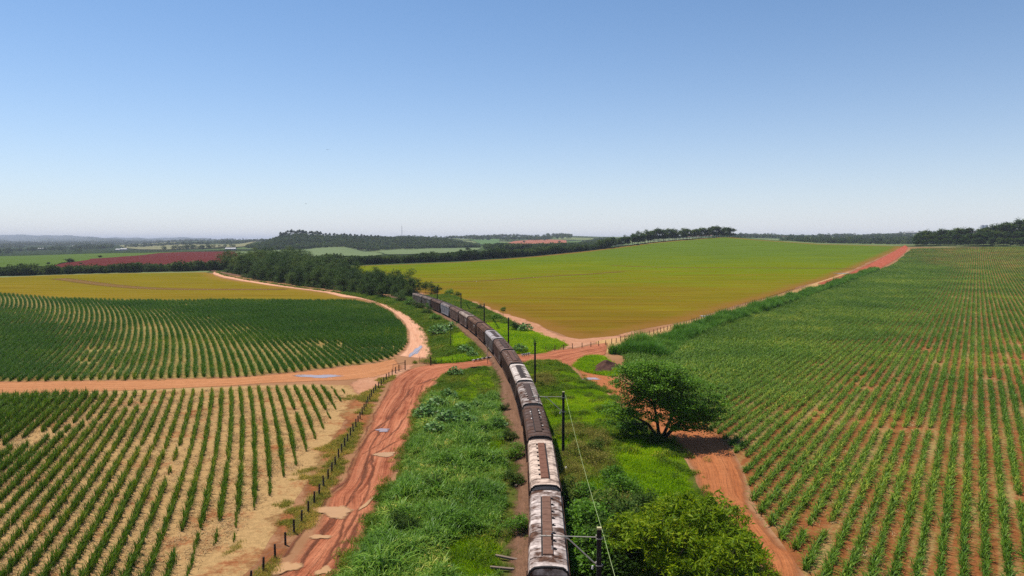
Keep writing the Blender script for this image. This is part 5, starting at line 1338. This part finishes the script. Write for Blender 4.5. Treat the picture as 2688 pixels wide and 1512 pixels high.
# dark shrubs
L_s = [((0, 0, .9), (1.0, 1.0, .7)), ((.6, .3, .7), (.8, .8, .55)), ((-.6, -.2, .65), (.8, .8, .55)), ((.1, -.6, .6), (.7, .7, .5)), ((0, .5, 1.25), (.6, .6, .5))]
st_s = [[(0, 0, -.1), (.1, 0, .5), (.2, .1, 1.0)], [(0, 0, -.1), (-.2, .1, .5), (-.5, 0, .9)], [(0, 0, -.1), (.05, -.2, .5), (.2, -.5, .8)]]
MS = [make_tree('s', np.random.default_rng(50 + i), L_s, 90, 26, .2, .15, m_, st_s, .035, M_bark, 30, shell=.4) for i, m_ in enumerate([M_bigtree, M_hedge, M_bigtree, M_hedge])]
SH = [((1352, 1203), 1.15, 'dark round shrub by the ballast left of the tan roofed wagon'), ((1349, 1272), 1.0, 'dark shrub by the ballast beside the gap of the last two wagons'), ((1361, 1402), 1.1, 'dark shrub pressed against the ballast left of the last wagon'),
      ((1324, 1080), .7, 'small dry looking shrub on the bare bank left of the grey roofed wagons'), ((1300, 1130), 1.1, 'dark shrub in the broad leaved bed above the guinea grass'), ((1338, 1155), .9, 'dark shrub between the broad leaved bed and the bank'),
      ((1262, 1135), 1.0, 'greyish shrub among the tall guinea grass'), ((1236, 1300), .8, 'thin dark shrub standing out of the guinea grass'),
      ((1560, 1440), 2.3, 'large dark shrub beside the last wagon in the bottom thicket'), ((1600, 1375), 2.0, 'dark shrub above the feathery trees beside the tan roofed wagon'), ((1535, 1512), 2.1, 'dark shrub at the foot of the nearest line pole'), ((1630, 1450), 2.2, 'dark shrub between nearest pole and feathery trees'), ((1560, 1345), 1.7, 'dark shrub at the upper left of the bottom thicket'),
      ((1590, 1480), 2.2, 'dark shrub between the nearest pole and the last wagon'), ((1525, 1400), 1.8, 'dark shrub halfway along the last wagon, right side'), ((1508, 1330), 1.5, 'dark shrub by the rear of the tan roofed wagon, right side'), ((1640, 1310), 1.5, 'dark shrub at the top of the bottom thicket'), ((1690, 1345), 1.4, 'dark shrub at the top right of the bottom thicket'), ((1610, 1270), 1.2, 'dark shrub in the bright grass below the dry weeds'), ((1590, 1530), 1.9, 'dark shrub cut by the bottom edge near the nearest pole'), ((1180, 1230), 1.2, 'dark shrub rising from the middle of the guinea grass'), ((1130, 1290), 1.1, 'leafy shrub in the guinea grass nearer the rutted road'), ((1210, 1400), 1.2, 'leafy shrub deep in the guinea grass near the photo bottom'), ((1060, 1400), 1.1, 'leafy shrub at the road side of the guinea grass'), ((1260, 1215), 1.1, 'dark shrub between guinea grass and ballast bank'), ((1560, 1190), 1.1, 'brownish shrub in the dry weeds beyond the marker stone'), ((1668, 1150), 1.5, 'bushy undergrowth at the left foot of the big tree'), ((1712, 1170), 1.2, 'dark undergrowth in the shade of the big tree'), ((1640, 1135), 1.1, 'green bush left of the big tree trunk'),
      ((1120, 830), 1.9, 'leafy bush on the bank left of the far wagons'), ((1142, 845), 1.7, 'leafy bush on the bank above the broad leaved shrubs'), ((1098, 815), 2.0, 'leafy bush on the bank farther along the dirt road'), ((1075, 805), 2.1, 'leafy bush where the dirt road bends to the far trees'), ((1052, 795), 2.1, 'leafy bush just left of the train head'), ((1128, 812), 1.6, 'leafy bush against the side of the far wagons'),
      ((1352, 868), 1.6, 'dark bush beyond the line pole at the border of the crop field'), ((1180, 776), 2.0, 'bush in front of the crop field near the train head'), ((1200, 779), 1.5, 'small dense bush right of the train head'), ((1305, 842), 1.5, 'bush near the leaning creeper covered stay'), ((1260, 815), 1.4, 'bush right of the far wagons below the field edge')]
for k, (px, sc, lab) in enumerate(SH):
    c = G(*px); e = place_tree('shrub', MS[k % 4], (c[0], c[1], .05), lab, 'shrub', 'shrubs along the railway', k * 1.7, sc)
# broad leaved (castor like) bushes
def star_leaves(rng, C, size):
    n = len(C); k = 7; V = []; F = []
    for i in range(n):
        nrm = rng.normal(0, .45, 3) + np.array([0, 0, 1.0]); nrm /= np.linalg.norm(nrm); a = np.cross(nrm, rng.normal(0, 1, 3)); a /= np.linalg.norm(a); b = np.cross(nrm, a); s = size * rng.uniform(.7, 1.25)
        o = len(V); V.append(C[i] - nrm * s * .06)
        for j in range(2 * k):
            w = 2 * math.pi * j / (2 * k); rr = s * .5 * (1 if j % 2 == 0 else .5); V.append(C[i] + a * rr * math.cos(w) + b * rr * math.sin(w) - nrm * (rr * rr) * .5)
        for j in range(k): F.append((o, o + 1 + (2 * j - 1) % (2 * k), o + 1 + 2 * j, o + 1 + (2 * j + 1) % (2 * k)))
    return np.array(V), np.array(F)
def castor(seed, n=150):
    rng = np.random.default_rng(seed); C = []
    for _ in range(n):
        a = rng.uniform(0, 2 * math.pi); rr = rng.uniform(0, 1) ** .6 * 1.3; C.append((rr * math.cos(a), rr * math.sin(a), (1.55 - .55 * rr ** 1.6) * rng.uniform(.55, 1.05)))
    C = np.array(C); V, F = star_leaves(rng, C, .42); mb = MB()
    for p in C[::9]: mb.tube([(0, 0, -.1), p * [.4, .4, .5], p], [.04, .03, .012], 5)
    return mb.mesh('stems', [M_bark2]), mkmesh('foliage', V, F, [M_castor])
MC = [castor(70 + i) for i in range(3)]
CA = [((1196, 988), 1.1, 'isolated round broad leaved bush beside the crossing road'), ((1120, 1100), 1.25, 'broad leaved bush at the left end of the leafy bed'), ((1150, 1075), 1.2, 'broad leaved bush on the upper side of the leafy bed'), ((1178, 1050), 1.1, 'broad leaved bush at the top of the leafy bed'), ((1175, 1115), 1.25, 'broad leaved bush in the middle of the leafy bed'), ((1215, 1085), 1.0, 'broad leaved bush next to the bright grass patch'), ((1225, 1118), 1.1, 'broad leaved bush at the right end of the leafy bed'), ((1310, 1128), .9, 'broad leaved bush near the bank by the light roofed wagons'), ((1140, 1140), 1.0, 'broad leaved bush in front of the leafy bed'),
      ((1150, 884), 1.9, 'tall broad leaved bush left of the slender sapling'), ((1166, 876), 1.6, 'broad leaved bush just behind the slender sapling'), ((1222, 930), 1.3, 'broad leaved bush left of the crossbuck sign'), ((1240, 940), 1.0, 'low broad leaved bush next to the striped rail'), ((1380, 872), 1.5, 'bright broad leaved bush right of the train beyond the crossing'), ((1366, 925), 1.2, 'broad leaved bush beside the right striped rail'), ((1250, 1075), .8, 'small broad leaved plant among the bright grass')]
for k, (px, sc, lab) in enumerate(CA):
    sc *= 1.18; c = G(*px); e = empty('broad_leaved_bush', (c[0], c[1], 0), k * 2.1); e.scale = (sc,) * 3; tag(e, lab, 'bush', 'broad leaved bushes by the railway')
    obj('stems', MC[k % 3][0], e); obj('foliage', MC[k % 3][1], e)
# slender sapling, small round tree, leaning creeper posts, creeper on the crossing pole
rng = np.random.default_rng(90); C = np.column_stack([rng.normal(0, .55, 90), rng.normal(0, .55, 90), 5.7 + rng.normal(0, .4, 90)]); V, F = star_leaves(rng, C, .6)
mb = MB(); mb.tube([(-.15, 0, -.1), (-.05, 0, 3), (0, 0, 5.6)], [.09, .07, .04], 7)
for p in C[::8]: mb.tube([(0, 0, 5.0), p], [.03, .012], 4)
c = G(1184, 915); place_tree('sapling', (mb.mesh('trunk', [M_bark]), mkmesh('crown', V, F, [M_castor])), (c[0], c[1], 0), 'slender sapling with a tuft of broad leaves on a bare stem', 'tree')
mt = make_tree('r', np.random.default_rng(91), [((0, 0, 2.9), (1.1, 1.1, .9)), ((.3, .2, 3.5), (.7, .7, .6))], 50, 26, .22, .2, M_bigtree, [[(.3, 0, -.2), (.15, 0, 1.0), (0, 0, 2.4)]], .09, M_bark2, 20)
c = G(1320, 836); place_tree('small_round_tree', mt, (c[0], c[1], 0), 'small round topped tree at the border of the crop field', 'tree')
def creeper(px0, px1, hgt, lab):
    c = G(*px1); rng = np.random.default_rng(int(px0[0])); t = rng.uniform(0, 1, 420) ** .8
    dx = -hgt * .62; C = np.column_stack([dx * t, 0 * t, hgt * t]) + rng.normal(0, 1, (420, 3)) * (np.array([.42, .42, .25]) * (1 - t)[:, None] + .06); C[:, 2] = np.abs(C[:, 2])
    V, F = leaves(rng, C, .24, .6, .4); mb = MB(); mb.tube([(0, 0, -.1), (dx, 0, hgt)], [.06, .04], 6)
    e = empty('creeper_covered_stay', (c[0], c[1], 0)); tag(e, lab, 'leaning post', 'creeper covered leaning posts'); mb.build('stay', M_pole, e); obj('creeper', mkmesh('creeper', V, F, [M_bigtree]), e)
creeper((1224, 795), (1239, 820), 3.4, 'farther leaning post smothered in dark creeper right of the wagons'); creeper((1293, 833), (1313, 867), 3.8, 'nearer leaning post smothered in dark creeper beside the bluish wagon')
e = [o for o in COL.objects if o.name.startswith('line_pole')][2]; rng = np.random.default_rng(92); C = np.column_stack([rng.normal(0, .2, 120), rng.normal(0, .2, 120), PH + rng.normal(0, .45, 120)]); V, F = leaves(rng, C, .3, .4, .3); obj('creeper', mkmesh('creeper', V, F, [M_bigtree]), e)

# ---- tree line along the railway
def hedge_tree(seed, h=8.5, w=4.2, dense=1.0, mat=M_hedge, leaf=.42, low=.12, bark=M_bark):
    rng = np.random.default_rng(seed); lobes = []
    for k in range(8):
        a = rng.uniform(0, 2 * math.pi); rr = w * rng.uniform(.15, .62); z = h * rng.uniform(low + .2, .8)
        s = w * rng.uniform(.36, .66); lobes.append(((rr * math.cos(a), rr * math.sin(a), z), (s, s, s * rng.uniform(.6, .85))))
    lobes.append(((0, 0, h * .82), (w * .42, w * .42, h * .16)))
    st = [[(0, 0, -.3), (rng.normal(0, .2), 0, h * .3), (rng.normal(0, .3), rng.normal(0, .3), h * .7)]]
    return make_tree('h', rng, lobes, int(95 * dense), 26, w * .13, leaf, mat, st, .17, bark, 12, shell=.55)
HT = [hedge_tree(200 + i, low=-.08 if i % 2 else .0, dense=1.25) for i in range(6)]
left = np.vstack([GTL([(985, 789), (940, 777.5), (880, 766), (772, 752), (717, 744), (647, 733), (600, 725), (578, 717)])]) + np.array([1.5, 5])
right = np.array([(-42, 330), (-50, 362), (-76, 422), (-118, 503), (-156, 573), (-176, 622)], float)
poly = np.vstack([left, [(-236, 610), (-205, 640)], right[::-1]])
P = points_in(poly, .09, q); D = distpoly(TRACK[::2], P, False); P = P[D > 5.0]
keep = []
for p in P[np.argsort(P[:, 1])]:
    mind = 6.0 + (p[1] - 335) * .006
    if all(np.hypot(*(p - k)) > mind for k in keep): keep.append(p)
keep = np.array(keep); pxk = CX + FPX * keep[:, 0] / keep[:, 1]
order = np.argsort(-pxk); words = ['dark bushy', 'round crowned', 'dense dark green', 'broad leafy', 'olive green', 'low spreading']
ordn = lambda n: '%d%s' % (n, 'th' if 10 < n % 100 < 14 else {1: 'st', 2: 'nd', 3: 'rd'}.get(n % 10, 'th'))
for n, i in enumerate(order):
    p = keep[i]; far = smooth01((p[1] - 430) / 130); dl = float(distpoly(left, p[None], False)[0])
    sc = (.98 + .55 * far * min(1, dl / 14)) * q.uniform(.62, 1.38)
    place_tree('tree', HT[n % 6], (p[0], p[1], h1(*p)), '%s tree in the railway tree line, %s leftwards from the train head' % (words[n % 6], ordn(n + 1)), 'tree', 'trees in the railway tree line', q.uniform(0, 6), (sc, sc, sc * q.uniform(.85, 1.15)))
for n, (px, sc) in enumerate([((1118, 770), .72), ((1133, 774), .78), ((1147, 775), .62), ((1100, 762), .75), ((1080, 758), .7), ((1058, 752), .8)]):
    c = G(*px); place_tree('tree', HT[(n + 2) % 6], (c[0], c[1], 0), 'dark tree behind the train head, %s counting from the crop field side' % ordn([3, 2, 1, 4, 5, 6][n]), 'tree', 'dark trees behind the train head', n * 1.3, sc)

# ---- trees on the ridge of the big field and the wood at the right
RT = [hedge_tree(230 + i, 11, 4.2, 1.1, M_hedge, .6, .02) for i in range(4)]
k = 0
for px in np.arange(1575, 1922, 4.8):
    Y = float(Edge(px)) + q.uniform(4, 30); X = (px + q.uniform(-3, 3) - CX) / FPX * Y; big = np.interp(px, [1575, 1640, 1700, 1790, 1830, 1900, 1920], [1.0, 1.15, 1.65, 1.4, 1.35, 1.6, 1.5]) * q.uniform(.75, 1.15); k += 1
    place_tree('ridge_tree', RT[k % 4], (X, Y, h1(X, Y)), 'dark ridge tree above the crop field, %s from the left' % ordn(k), 'tree', 'trees on the ridge of the crop field', q.uniform(0, 6), (big * 1.15, big * 1.15, big))
k = 0; rows = [(8, 11, .7, .95), (24, 12, 1.15, 1.5), (46, 12, 1.6, 2.0)]
for ri, (off, st, s0, s1) in enumerate(rows):
    for px in np.arange(2398 + 5 * ri, 2720, st):
        Y = float(Edge(px)) + off + q.uniform(-4, 4); X = (px + q.uniform(-4, 4) - CX) / FPX * Y; k += 1
        up = np.interp(px, [2390, 2560, 2640, 2700], [.78, .95, 1.25 if ri == 2 else 1.0, 1.35 if ri == 2 else 1.0]); sc = q.uniform(s0, s1) * up * 1.05
        col = int((px - 2398) / st) + 1
        place_tree('woodland_tree', RT[k % 4], (X, Y, h1(X, Y)), '%s row tree of the wood above the right cane, %s from the left' % (['front', 'middle', 'back'][ri], ordn(col)), 'tree', 'trees of the wood above the right cane', q.uniform(0, 6), (sc * 1.15, sc * 1.15, sc))
# ---- lone trees across the creek
LT = [hedge_tree(260 + i, 9, 4.2, .7, M_wood, .7, .4) for i in range(3)]
for n, (px, sc, lab) in enumerate([((184, 704), 1.25, 'broad lone tree before the maroon field beyond the creek'), ((262, 684), .8, 'smaller lone tree at the upper border of the maroon field'), ((126, 699), .55, 'tiny lone bush at the left tip of the maroon field'), ((213, 699), .5, 'low bush on the border of the maroon field beside the broad lone tree'),
        ((1229, 666), 1.0, 'lone dark tree on the pale green strip right of the wooded hill'), ((1211, 667), .8, 'thin lone tree on the pale green strip left of the darker one'), ((1243, 668), .75, 'low round tree on the pale strip right of the darker one'), ((1331, 638), 1.6, 'round tree at the left corner of the red hillside field'), ((1411, 634), 1.5, 'dark tree standing inside the red hillside field'), ((1429, 635), 1.2, 'second dark tree inside the red hillside field, right of the first'), ((1469, 641), 1.3, 'dark tree at the right end of the red hillside field'), ((1376, 640), 1.3, 'bush row tree inside the red hillside field')]):
    c = GT(*px); place_tree('lone_tree', LT[n % 3], (c[0], c[1], h1(*c)), lab, 'tree', None, n * 1.1, sc)
# ---- tall thin trees on the crest of the wooded hill
CT = [hedge_tree(270 + i, 13, 4.4, .6, M_wood, 1.0, .3) for i in range(3)]
k = 0
for px in np.concatenate([np.arange(738, 845, 5.0), np.arange(850, 1000, 9)]):
    Y = np.interp(px, [738, 760, 900, 1000], [2080, 2130, 2235, 2270]) + q.uniform(-15, 15); X = (px + q.uniform(-2, 2) - CX) / FPX * Y; k += 1; s = q.uniform(1.05, 1.5) * (1.0 if px < 845 else .85)
    place_tree('hilltop_tree', CT[k % 3], (X, Y, h1(X, Y)), 'thin tree on the skyline of the wooded hill, %s from the left' % ordn(k), 'tree', 'skyline trees of the wooded hill', q.uniform(0, 6), (s * .95, s * .95, s))

# ---- woods that read as one mass
def lowtree(seed, n=190, h=8.5, w=3.9, leaf=1.25):
    rng = np.random.default_rng(seed); C = []
    for _ in range(n):
        d = rng.normal(0, 1, 3); d /= np.linalg.norm(d); rr = rng.uniform(.55, 1.0); C.append((d[0] * w * rr, d[1] * w * rr, h * .55 + d[2] * h * .42 * rr))
    C = np.array(C); C[:, 0] += np.sin(C[:, 2] * 1.7 + seed) * .5; return leaves(rng, C, leaf, .7, .4)
C_wood = pcoll('far_wood_trees', [proto('far_tree', *lowtree(300 + i), M_wood) for i in range(5)])
def band(px0, px1, y0, y1, dens, rng=q, absY=False):
    n = int(dens * 1e5); px = rng.uniform(px0, px1, n); t = rng.uniform(0, 1, n); Y = (y0 + (y1 - y0) * t) if absY else Edge(px) + y0 + (y1 - y0) * t
    return np.column_stack([(px - CX) / FPX * Y, Y])
def wood(name, P, s0, s1, label): scatter(name, C_wood, P, q.uniform(s0, s1, len(P)) * (.65 + .6 * nz1(P / 2.2)), label=label, cat='wood', tilt=.05, zoff=-.4)
wood('creek_wood', band(-380, 590, 14, 80, .013), .5, 1.05, 'dark band of creek trees beyond the left crop field')
wood('creek_wood', np.vstack([band(770, 1340, 14, 130, .02), band(1340, 1480, 12, 200, .016), band(1480, 1600, 8, 260, .014)]),   .65, 1.2, 'dark band of creek trees beyond the big crop field')
P = points_in(GTL([(640, 652), (690, 640), (716, 629), (755, 618), (800, 614), (905, 621), (975, 625), (1045, 627), (1114, 629), (1184, 633), (1235, 642), (1262, 651), (1184, 651.5), (1045, 655), (990, 658), (940, 656), (887, 649), (800, 654), (720, 656)]), .013, q)
wood('hill_wood', P, .8, 1.25, 'wooded hill with a tree fringed skyline left of centre')
P = points_in(GTL([(1268, 655), (1330, 651), (1420, 655.5), (1500, 646), (1600, 628), (1640, 642), (1500, 656), (1300, 662)]), .012, q)
wood('valley_wood', P, 1.0, 1.5, 'dark wood between the red hillside field and the crop ridge')
P = band(-380, 730, 1750, 7500, .12, absY=True); nzf = VNoise(31, 420); nzg = VNoise(32, 130); pxp = CX + FPX * P[:, 0] / P[:, 1]; m = (nzf(P) * .6 + nzg(P) * .4 + np.where(pxp > 300, -.13, .0) > .53); wood('distant_wood', P[m], 1.0, 1.9, 'blue green woodland patches of the western lowland')
P = band(1870, 2720, 1500, 4600, .07, absY=True); m = nzf(P) * .5 + nzg(P) * .5 > .6; wood('distant_wood', P[m], 1.1, 1.9, 'woodland patches on the far eastern slopes')
P = band(1040, 1500, 3000, 4600, .02, absY=True); m = nzf(P) * .4 + nzg(P) * .6 > .56; wood('distant_wood', P[m], 1.4, 2.2, 'hedges and groves on the middle skyline')

P = points_in(poly, .22, q); D = distpoly(TRACK[::2], P, False); P = P[D > 3.5]
scatter('undergrowth', C_und, P, q.uniform(.6, 1.5, len(P)), label='rank undergrowth beneath the railway trees', cat='undergrowth', tilt=.1)
# ------------------------------------------------------------------ far buildings, mast, birds
M_wall = simple('pale_plaster', (.45, .41, .37), .9, .1, .1); M_roofw = simple('white_sheet_roof', (.5, .48, .46), .6, .3, .06); M_glass = simple('dark_window', (.08, .09, .11), .2, .6, .1); M_conc = simple('grey_concrete', (.42, .42, .46), .9, .1, .12)
def shed(px, L, W, Hh, label, rz=0.0, roof=M_roofw):
    c = GT(*px); e = empty('farm_building', (c[0], c[1], h1(*c) - .3), rz); tag(e, label, 'farm building', 'far farm buildings')
    mb = MB(); mb.box((0, 0, Hh / 2), (L, W, Hh)); w = mb.build('wall', M_wall, e)
    mb = MB(); mb.prism([(-W / 2 - .5, Hh), (W / 2 + .5, Hh), (0, Hh + W * .22)], 'x', -L / 2 - .5, L / 2 + .5); mb.build('roof', roof, e)
    mb = MB(); mb.box((0, -W / 2 - .03, Hh * .4), (L * .1, .1, Hh * .8)); mb.build('door', M_glass, e)
    for s in (-.3, .3): mb = MB(); mb.box((L * s, -W / 2 - .03, Hh * .55), (L * .14, .1, Hh * .35)); mb.build('window', M_glass, e)
shed((325, 657), 18, 9, 4, 'white farmhouse at the foot of the pale slope, far left', .2)
shed((311, 658), 14, 9, 4, 'smaller farm shed left of the white farmhouse', -.2)
shed((606, 656), 24, 9, 3.5, 'long pale shed behind the maroon field', .05)
shed((198, 648), 24, 10, 4, 'pale shed in the blue lowland woods', .1)
shed((247, 640), 34, 12, 4, 'long bright roof far in the lowland', .0)
shed((108, 655), 20, 10, 4, 'pale shed at the far left among dark woods', .1)
shed((2389, 613.5), 62, 22, 7, 'long white shed on the far right ridge', .1)
shed((2411, 613.2), 24, 16, 6, 'short white shed right of the long one on the far ridge', -.1)
c = GT(2583, 606); e = empty('tower_block', (c[0], c[1], h1(*c)), .2); tag(e, 'pale grey tower block pair on the far right skyline', 'building')
for s in (-1, 1):
    mb = MB(); mb.box((s * 12, 0, 16), (19, 14, 38)); mb.build('wall', M_conc, e)
    mb = MB()
    for zz in range(4, 34, 4):
        for xx in (-6, -2, 2, 6): mb.box((s * 12 + xx, -7.05, zz), (1.8, .2, 1.7))
    mb.build('window', M_glass, e)
    mb = MB(); mb.box((s * 12, 0, 36.5), (8, 7, 3)); mb.build('roof_tank', M_conc, e)
c = GT(1055, 621); e = empty('radio_mast', (c[0], c[1], h1(*c))); tag(e, 'thin radio mast on the skyline of the wooded hill', 'mast')
mb = MB()
for a in range(3):
    w = 2 * math.pi * a / 3; mb.tube([(.9 * math.cos(w), .9 * math.sin(w), 0), (.35 * math.cos(w), .35 * math.sin(w), 42)], .22, 4)
for z in range(0, 42, 3):
    rr = .9 - .55 * z / 42
    for a in range(3):
        w, v = 2 * math.pi * a / 3, 2 * math.pi * (a + 1) / 3; mb.tube([(rr * math.cos(w), rr * math.sin(w), z), (rr * math.cos(v), rr * math.sin(v), z + 3)], .08, 4)
mb.build('lattice', M_conc, e); mb = MB(); mb.tube([(0, 0, 42), (0, 0, 48)], .12, 5); mb.build('antenna', M_conc, e)
c = GT(1478, 619); mb = MB(); mb.tube([(0, 0, 0), (0, 0, 9)], [1.2, 1.2], 8); mb.tube([(0, 0, 9), (0, 0, 10), (0, 0, 14), (0, 0, 15.5)], [1.2, 3.6, 3.6, .6], 12); tag(mb.build('water_tower', M_conc, None, (c[0], c[1], h1(*c))), 'small water tower on the skyline right of the red hillside field', 'water tower')
def bird(px, Y, label, bank):
    X, Yy, Z = raydir(*px); t = Y / Yy; mb = MB()
    mb.tube([(0, -.32, 0), (0, -.1, .02), (0, .15, .02), (0, .3, 0)], [.03, .09, .08, .02], 6)
    b = None; e = empty('bird', (X * t, Y, HC + Z * t), bank); tag(e, label, 'bird', 'dark birds soaring in the sky'); mb.build('body', M_blk, e)
    for s in (-1, 1):
        mb = MB(); mb.add([(s*.05, .14, .03), (s*.45, .12, .12), (s*.85, -.02, .10), (s*.8, -.14, .10), (s*.4, -.1, .11), (s*.05, -.14, .03)], [(0,1,2,3,4,5)]); mb.add([(s*.05, .14, .045), (s*.45, .12, .135), (s*.85, -.02, .112), (s*.8, -.14, .112), (s*.4, -.1, .125), (s*.05, -.14, .045)], [(5,4,3,2,1,0)])
        mb.build('wing', M_blk, e)
bird((860, 393), 330, 'soaring bird higher in the left sky', .4); bird((803, 535), 380, 'soaring bird lower, above the wooded hill', 1.1)

# ------------------------------------------------------------------ air, sky, sun, camera
def haze():
    mb = MB(); mb.box((0, 12500, 55), (62000, 36000, 190))
    t = NT('pale_haze'); v = t.n('VolumePrincipled'); v.inputs['Color'].default_value = (.82, .87, 1.0, 1); v.inputs['Density'].default_value = HAZE; v.inputs['Anisotropy'].default_value = 0.0
    t.t.links.new(v.outputs[0], t.out.inputs['Volume']); o = mb.build('haze', t.m); tag(o, 'pale blue haze over the distant country', 'haze', kind='stuff')
HAZE = 6.5e-5
haze()
W = bpy.data.worlds.new('World'); SC.world = W; W.use_nodes = True; nt = W.node_tree; nt.nodes.clear()
SUNV = Vector((-.42, .34, 1)).normalized(); EL = math.asin(SUNV.z); AZ = math.atan2(SUNV.x, SUNV.y)
sky = nt.nodes.new('ShaderNodeTexSky'); sky.sky_type = 'NISHITA'; sky.sun_disc = False; sky.sun_elevation = EL; sky.sun_rotation = AZ % (2 * math.pi)
sky.altitude = 500.0; sky.air_density = .9; sky.dust_density = .2; sky.ozone_density = 7.0
bg = nt.nodes.new('ShaderNodeBackground'); bg.inputs['Strength'].default_value = .115
# moist air whitens the sky low over the horizon
def wn(typ, **k):
    n = nt.nodes.new(typ)
    for a, b in k.items(): setattr(n, a, b)
    return n
tc = wn('ShaderNodeTexCoord'); sx = wn('ShaderNodeSeparateXYZ'); nt.links.new(tc.outputs['Generated'], sx.inputs[0])
ab = wn('ShaderNodeMath', operation='ABSOLUTE'); nt.links.new(sx.outputs[2], ab.inputs[0])
mu = wn('ShaderNodeMath', operation='MULTIPLY'); nt.links.new(ab.outputs[0], mu.inputs[0]); mu.inputs[1].default_value = -9.5
ex = wn('ShaderNodeMath', operation='EXPONENT'); nt.links.new(mu.outputs[0], ex.inputs[0])
m2 = wn('ShaderNodeMath', operation='MULTIPLY'); nt.links.new(ex.outputs[0], m2.inputs[0]); m2.inputs[1].default_value = .92
mx = wn('ShaderNodeMix', data_type='RGBA'); nt.links.new(m2.outputs[0], mx.inputs[0]); tn = wn('ShaderNodeMix', data_type='RGBA', blend_type='MULTIPLY'); tn.inputs[0].default_value = 1.0; nt.links.new(sky.outputs[0], tn.inputs[6]); tn.inputs[7].default_value = (.88, .99, .98, 1); nt.links.new(tn.outputs[2], mx.inputs[6]); mx.inputs[7].default_value = (6.5, 6.35, 6.5, 1)
out = nt.nodes.new('ShaderNodeOutputWorld'); nt.links.new(mx.outputs[2], bg.inputs[0]); nt.links.new(bg.outputs[0], out.inputs[0])
sun = bpy.data.lights.new('sun', 'SUN'); sun.energy = 5.0; sun.angle = math.radians(.53); sun.color = (1.0, .955, .88)
so = bpy.data.objects.new('sun', sun); COL.objects.link(so); so.rotation_euler = (-SUNV).to_track_quat('-Z', 'Y').to_euler(); so.location = (0, 0, 60)
cam = bpy.data.cameras.new('camera'); cam.sensor_width = 36; cam.lens = 36 * FPX / 2688; cam.clip_start = .5; cam.clip_end = 60000
co = bpy.data.objects.new('camera', cam); COL.objects.link(co); co.location = (0, 0, HC); co.rotation_euler = (math.pi / 2 - PITCH, 0, 0); SC.camera = co
SC.view_settings.view_transform = 'Standard'; SC.view_settings.look = 'None'; SC.view_settings.exposure = 0.2; SC.view_settings.gamma = 1.0
SC.render.engine = 'CYCLES'; cy = SC.cycles
cy.max_bounces = 6; cy.diffuse_bounces = 3; cy.glossy_bounces = 2; cy.transmission_bounces = 3; cy.transparent_max_bounces = 8; cy.volume_bounces = 0
cy.use_denoising = False; cy.use_adaptive_sampling = False; cy.adaptive_threshold = .01
cy.sample_clamp_indirect = 4.0
